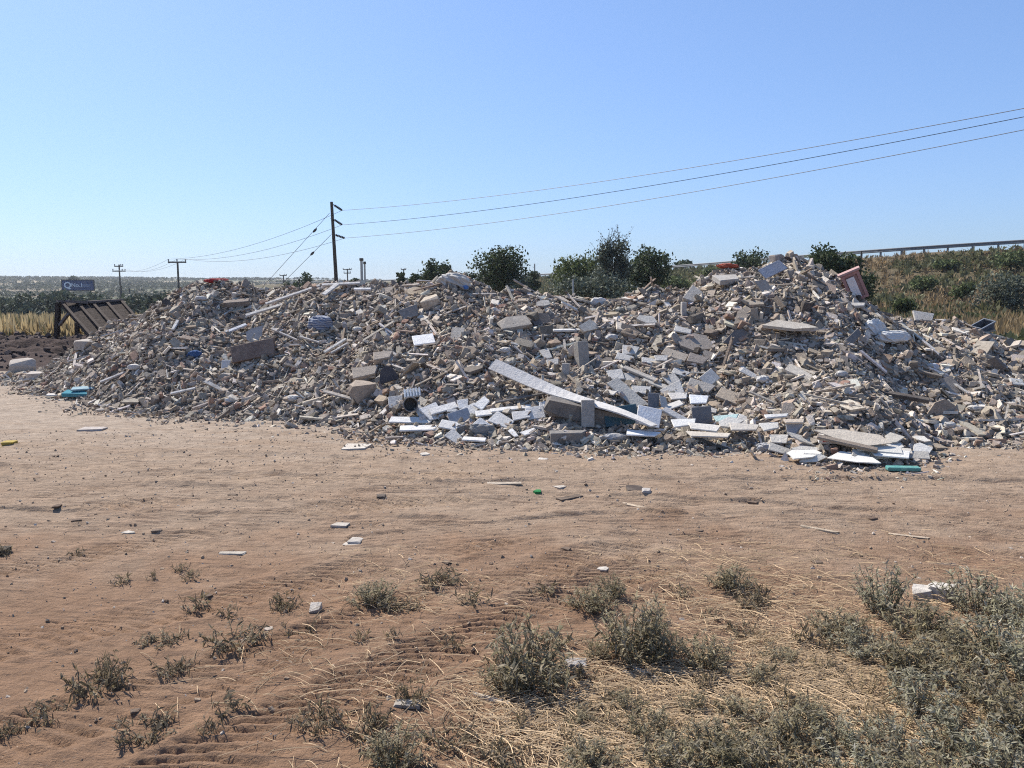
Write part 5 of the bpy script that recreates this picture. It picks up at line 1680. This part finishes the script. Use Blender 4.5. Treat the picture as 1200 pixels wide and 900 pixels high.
for f in (.03, .26, .49, .72, .97):
    a = TA + (TBp - TA) * f; a = a + (BA - TA) * .02 - [0, 0, .05]; e_ = BA + (BB - BA) * f
    beam('beam', a + nrm * .05, e_ + nrm * .05, .075, .10, M_TIM, nrm)
M_PLANK = plain_mat('decking', (.062, .045, .036), .9, .2, .5, 16, 0, .03)
for i in range(9):                    # deck boards laid across the beams
    f0, f1 = i / 9 + .0012, (i + 1) / 9 - .0012
    pa, pb = TA + (BA - TA) * f0, TA + (BA - TA) * f1
    qa, qb = TBp + (BB - TBp) * f0, TBp + (BB - TBp) * f1
    v = np.array([pa, pb, qb, qa, pa - nrm * .03, pb - nrm * .03, qb - nrm * .03, qa - nrm * .03])
    b = Batch(); b.add(v, [0, 1, 2, 3, 7, 6, 5, 4, 0, 4, 5, 1, 1, 5, 6, 2, 2, 6, 7, 3, 3, 7, 4, 0], [4] * 6); b.build('deck_board', M_PLANK, root)

# ------------------------------------------------------------------ light
SUN_EL, SUN_AZ = 47.0, -43.0       # azimuth from the view direction, negative = left
w_ = bpy.data.worlds.new('World'); scene.world = w_; w_.use_nodes = True
nt = w_.node_tree
bg = nt.nodes['Background']
sky = nt.nodes.new('ShaderNodeTexSky'); sky.sky_type = 'NISHITA'; sky.sun_disc = False
sky.sun_elevation = R(SUN_EL); sky.sun_rotation = R(SUN_AZ)
sky.air_density, sky.dust_density, sky.ozone_density = 1.0, .8, 4.0
# the camera's white balance and softer contrast of the sky
sc_ = nd(nt, 'ShaderNodeVectorMath', operation='SCALE'); sc_.inputs['Scale'].default_value = .125
ga_ = nd(nt, 'ShaderNodeGamma'); ga_.inputs[1].default_value = .65
mu_ = nd(nt, 'ShaderNodeVectorMath', operation='MULTIPLY'); mu_.inputs[1].default_value = [q * 8 * .61 for q in (.755, .955, 1.31)]
nt.links.new(sky.outputs[0], sc_.inputs[0]); nt.links.new(sc_.outputs[0], ga_.inputs[0]); nt.links.new(ga_.outputs[0], mu_.inputs[0])
nt.links.new(mu_.outputs[0], bg.inputs['Color'])
bg.inputs['Strength'].default_value = .12
sl = bpy.data.lights.new('sun', 'SUN'); sl.energy = 5.0; sl.angle = R(.5); sl.color = (1, .94, .85)
so_ = bpy.data.objects.new('sun', sl); C.objects.link(so_)
sd = Vector((math.sin(R(SUN_AZ)) * math.cos(R(SUN_EL)), math.cos(R(SUN_AZ)) * math.cos(R(SUN_EL)), math.sin(R(SUN_EL))))
so_.rotation_euler = sd.to_track_quat('Z', 'Y').to_euler()
so_.location = sd * 60

scene.render.engine = 'CYCLES'
scene.view_settings.view_transform = 'Standard'
scene.view_settings.look = 'None'
scene.view_settings.exposure = 0.6
scene.view_settings.gamma = 1
scene.view_settings.use_curve_mapping = False
scene.cycles.max_bounces = 6
scene.cycles.use_denoising = False
scene.cycles.filter_width = 1.1

# ------------------------------------------------------------------ the air
b = Batch(); b.box((-100, 700, -40), (1700, 1700, 118))
hz = b.build('haze', None)
hm = bpy.data.materials.new('air'); hm.use_nodes = True; nt = hm.node_tree; nt.nodes.clear()
out = nt.nodes.new('ShaderNodeOutputMaterial'); pv = nt.nodes.new('ShaderNodeVolumePrincipled')
pv.inputs['Color'].default_value = (.86, .92, 1, 1); pv.inputs['Density'].default_value = .00024; pv.inputs['Anisotropy'].default_value = .3
nt.links.new(pv.outputs[0], out.inputs['Volume']); hz.data.materials.append(hm)
tag(hz, 'thin pale summer haze in the air over the yard and fields', 'haze', kind='stuff')
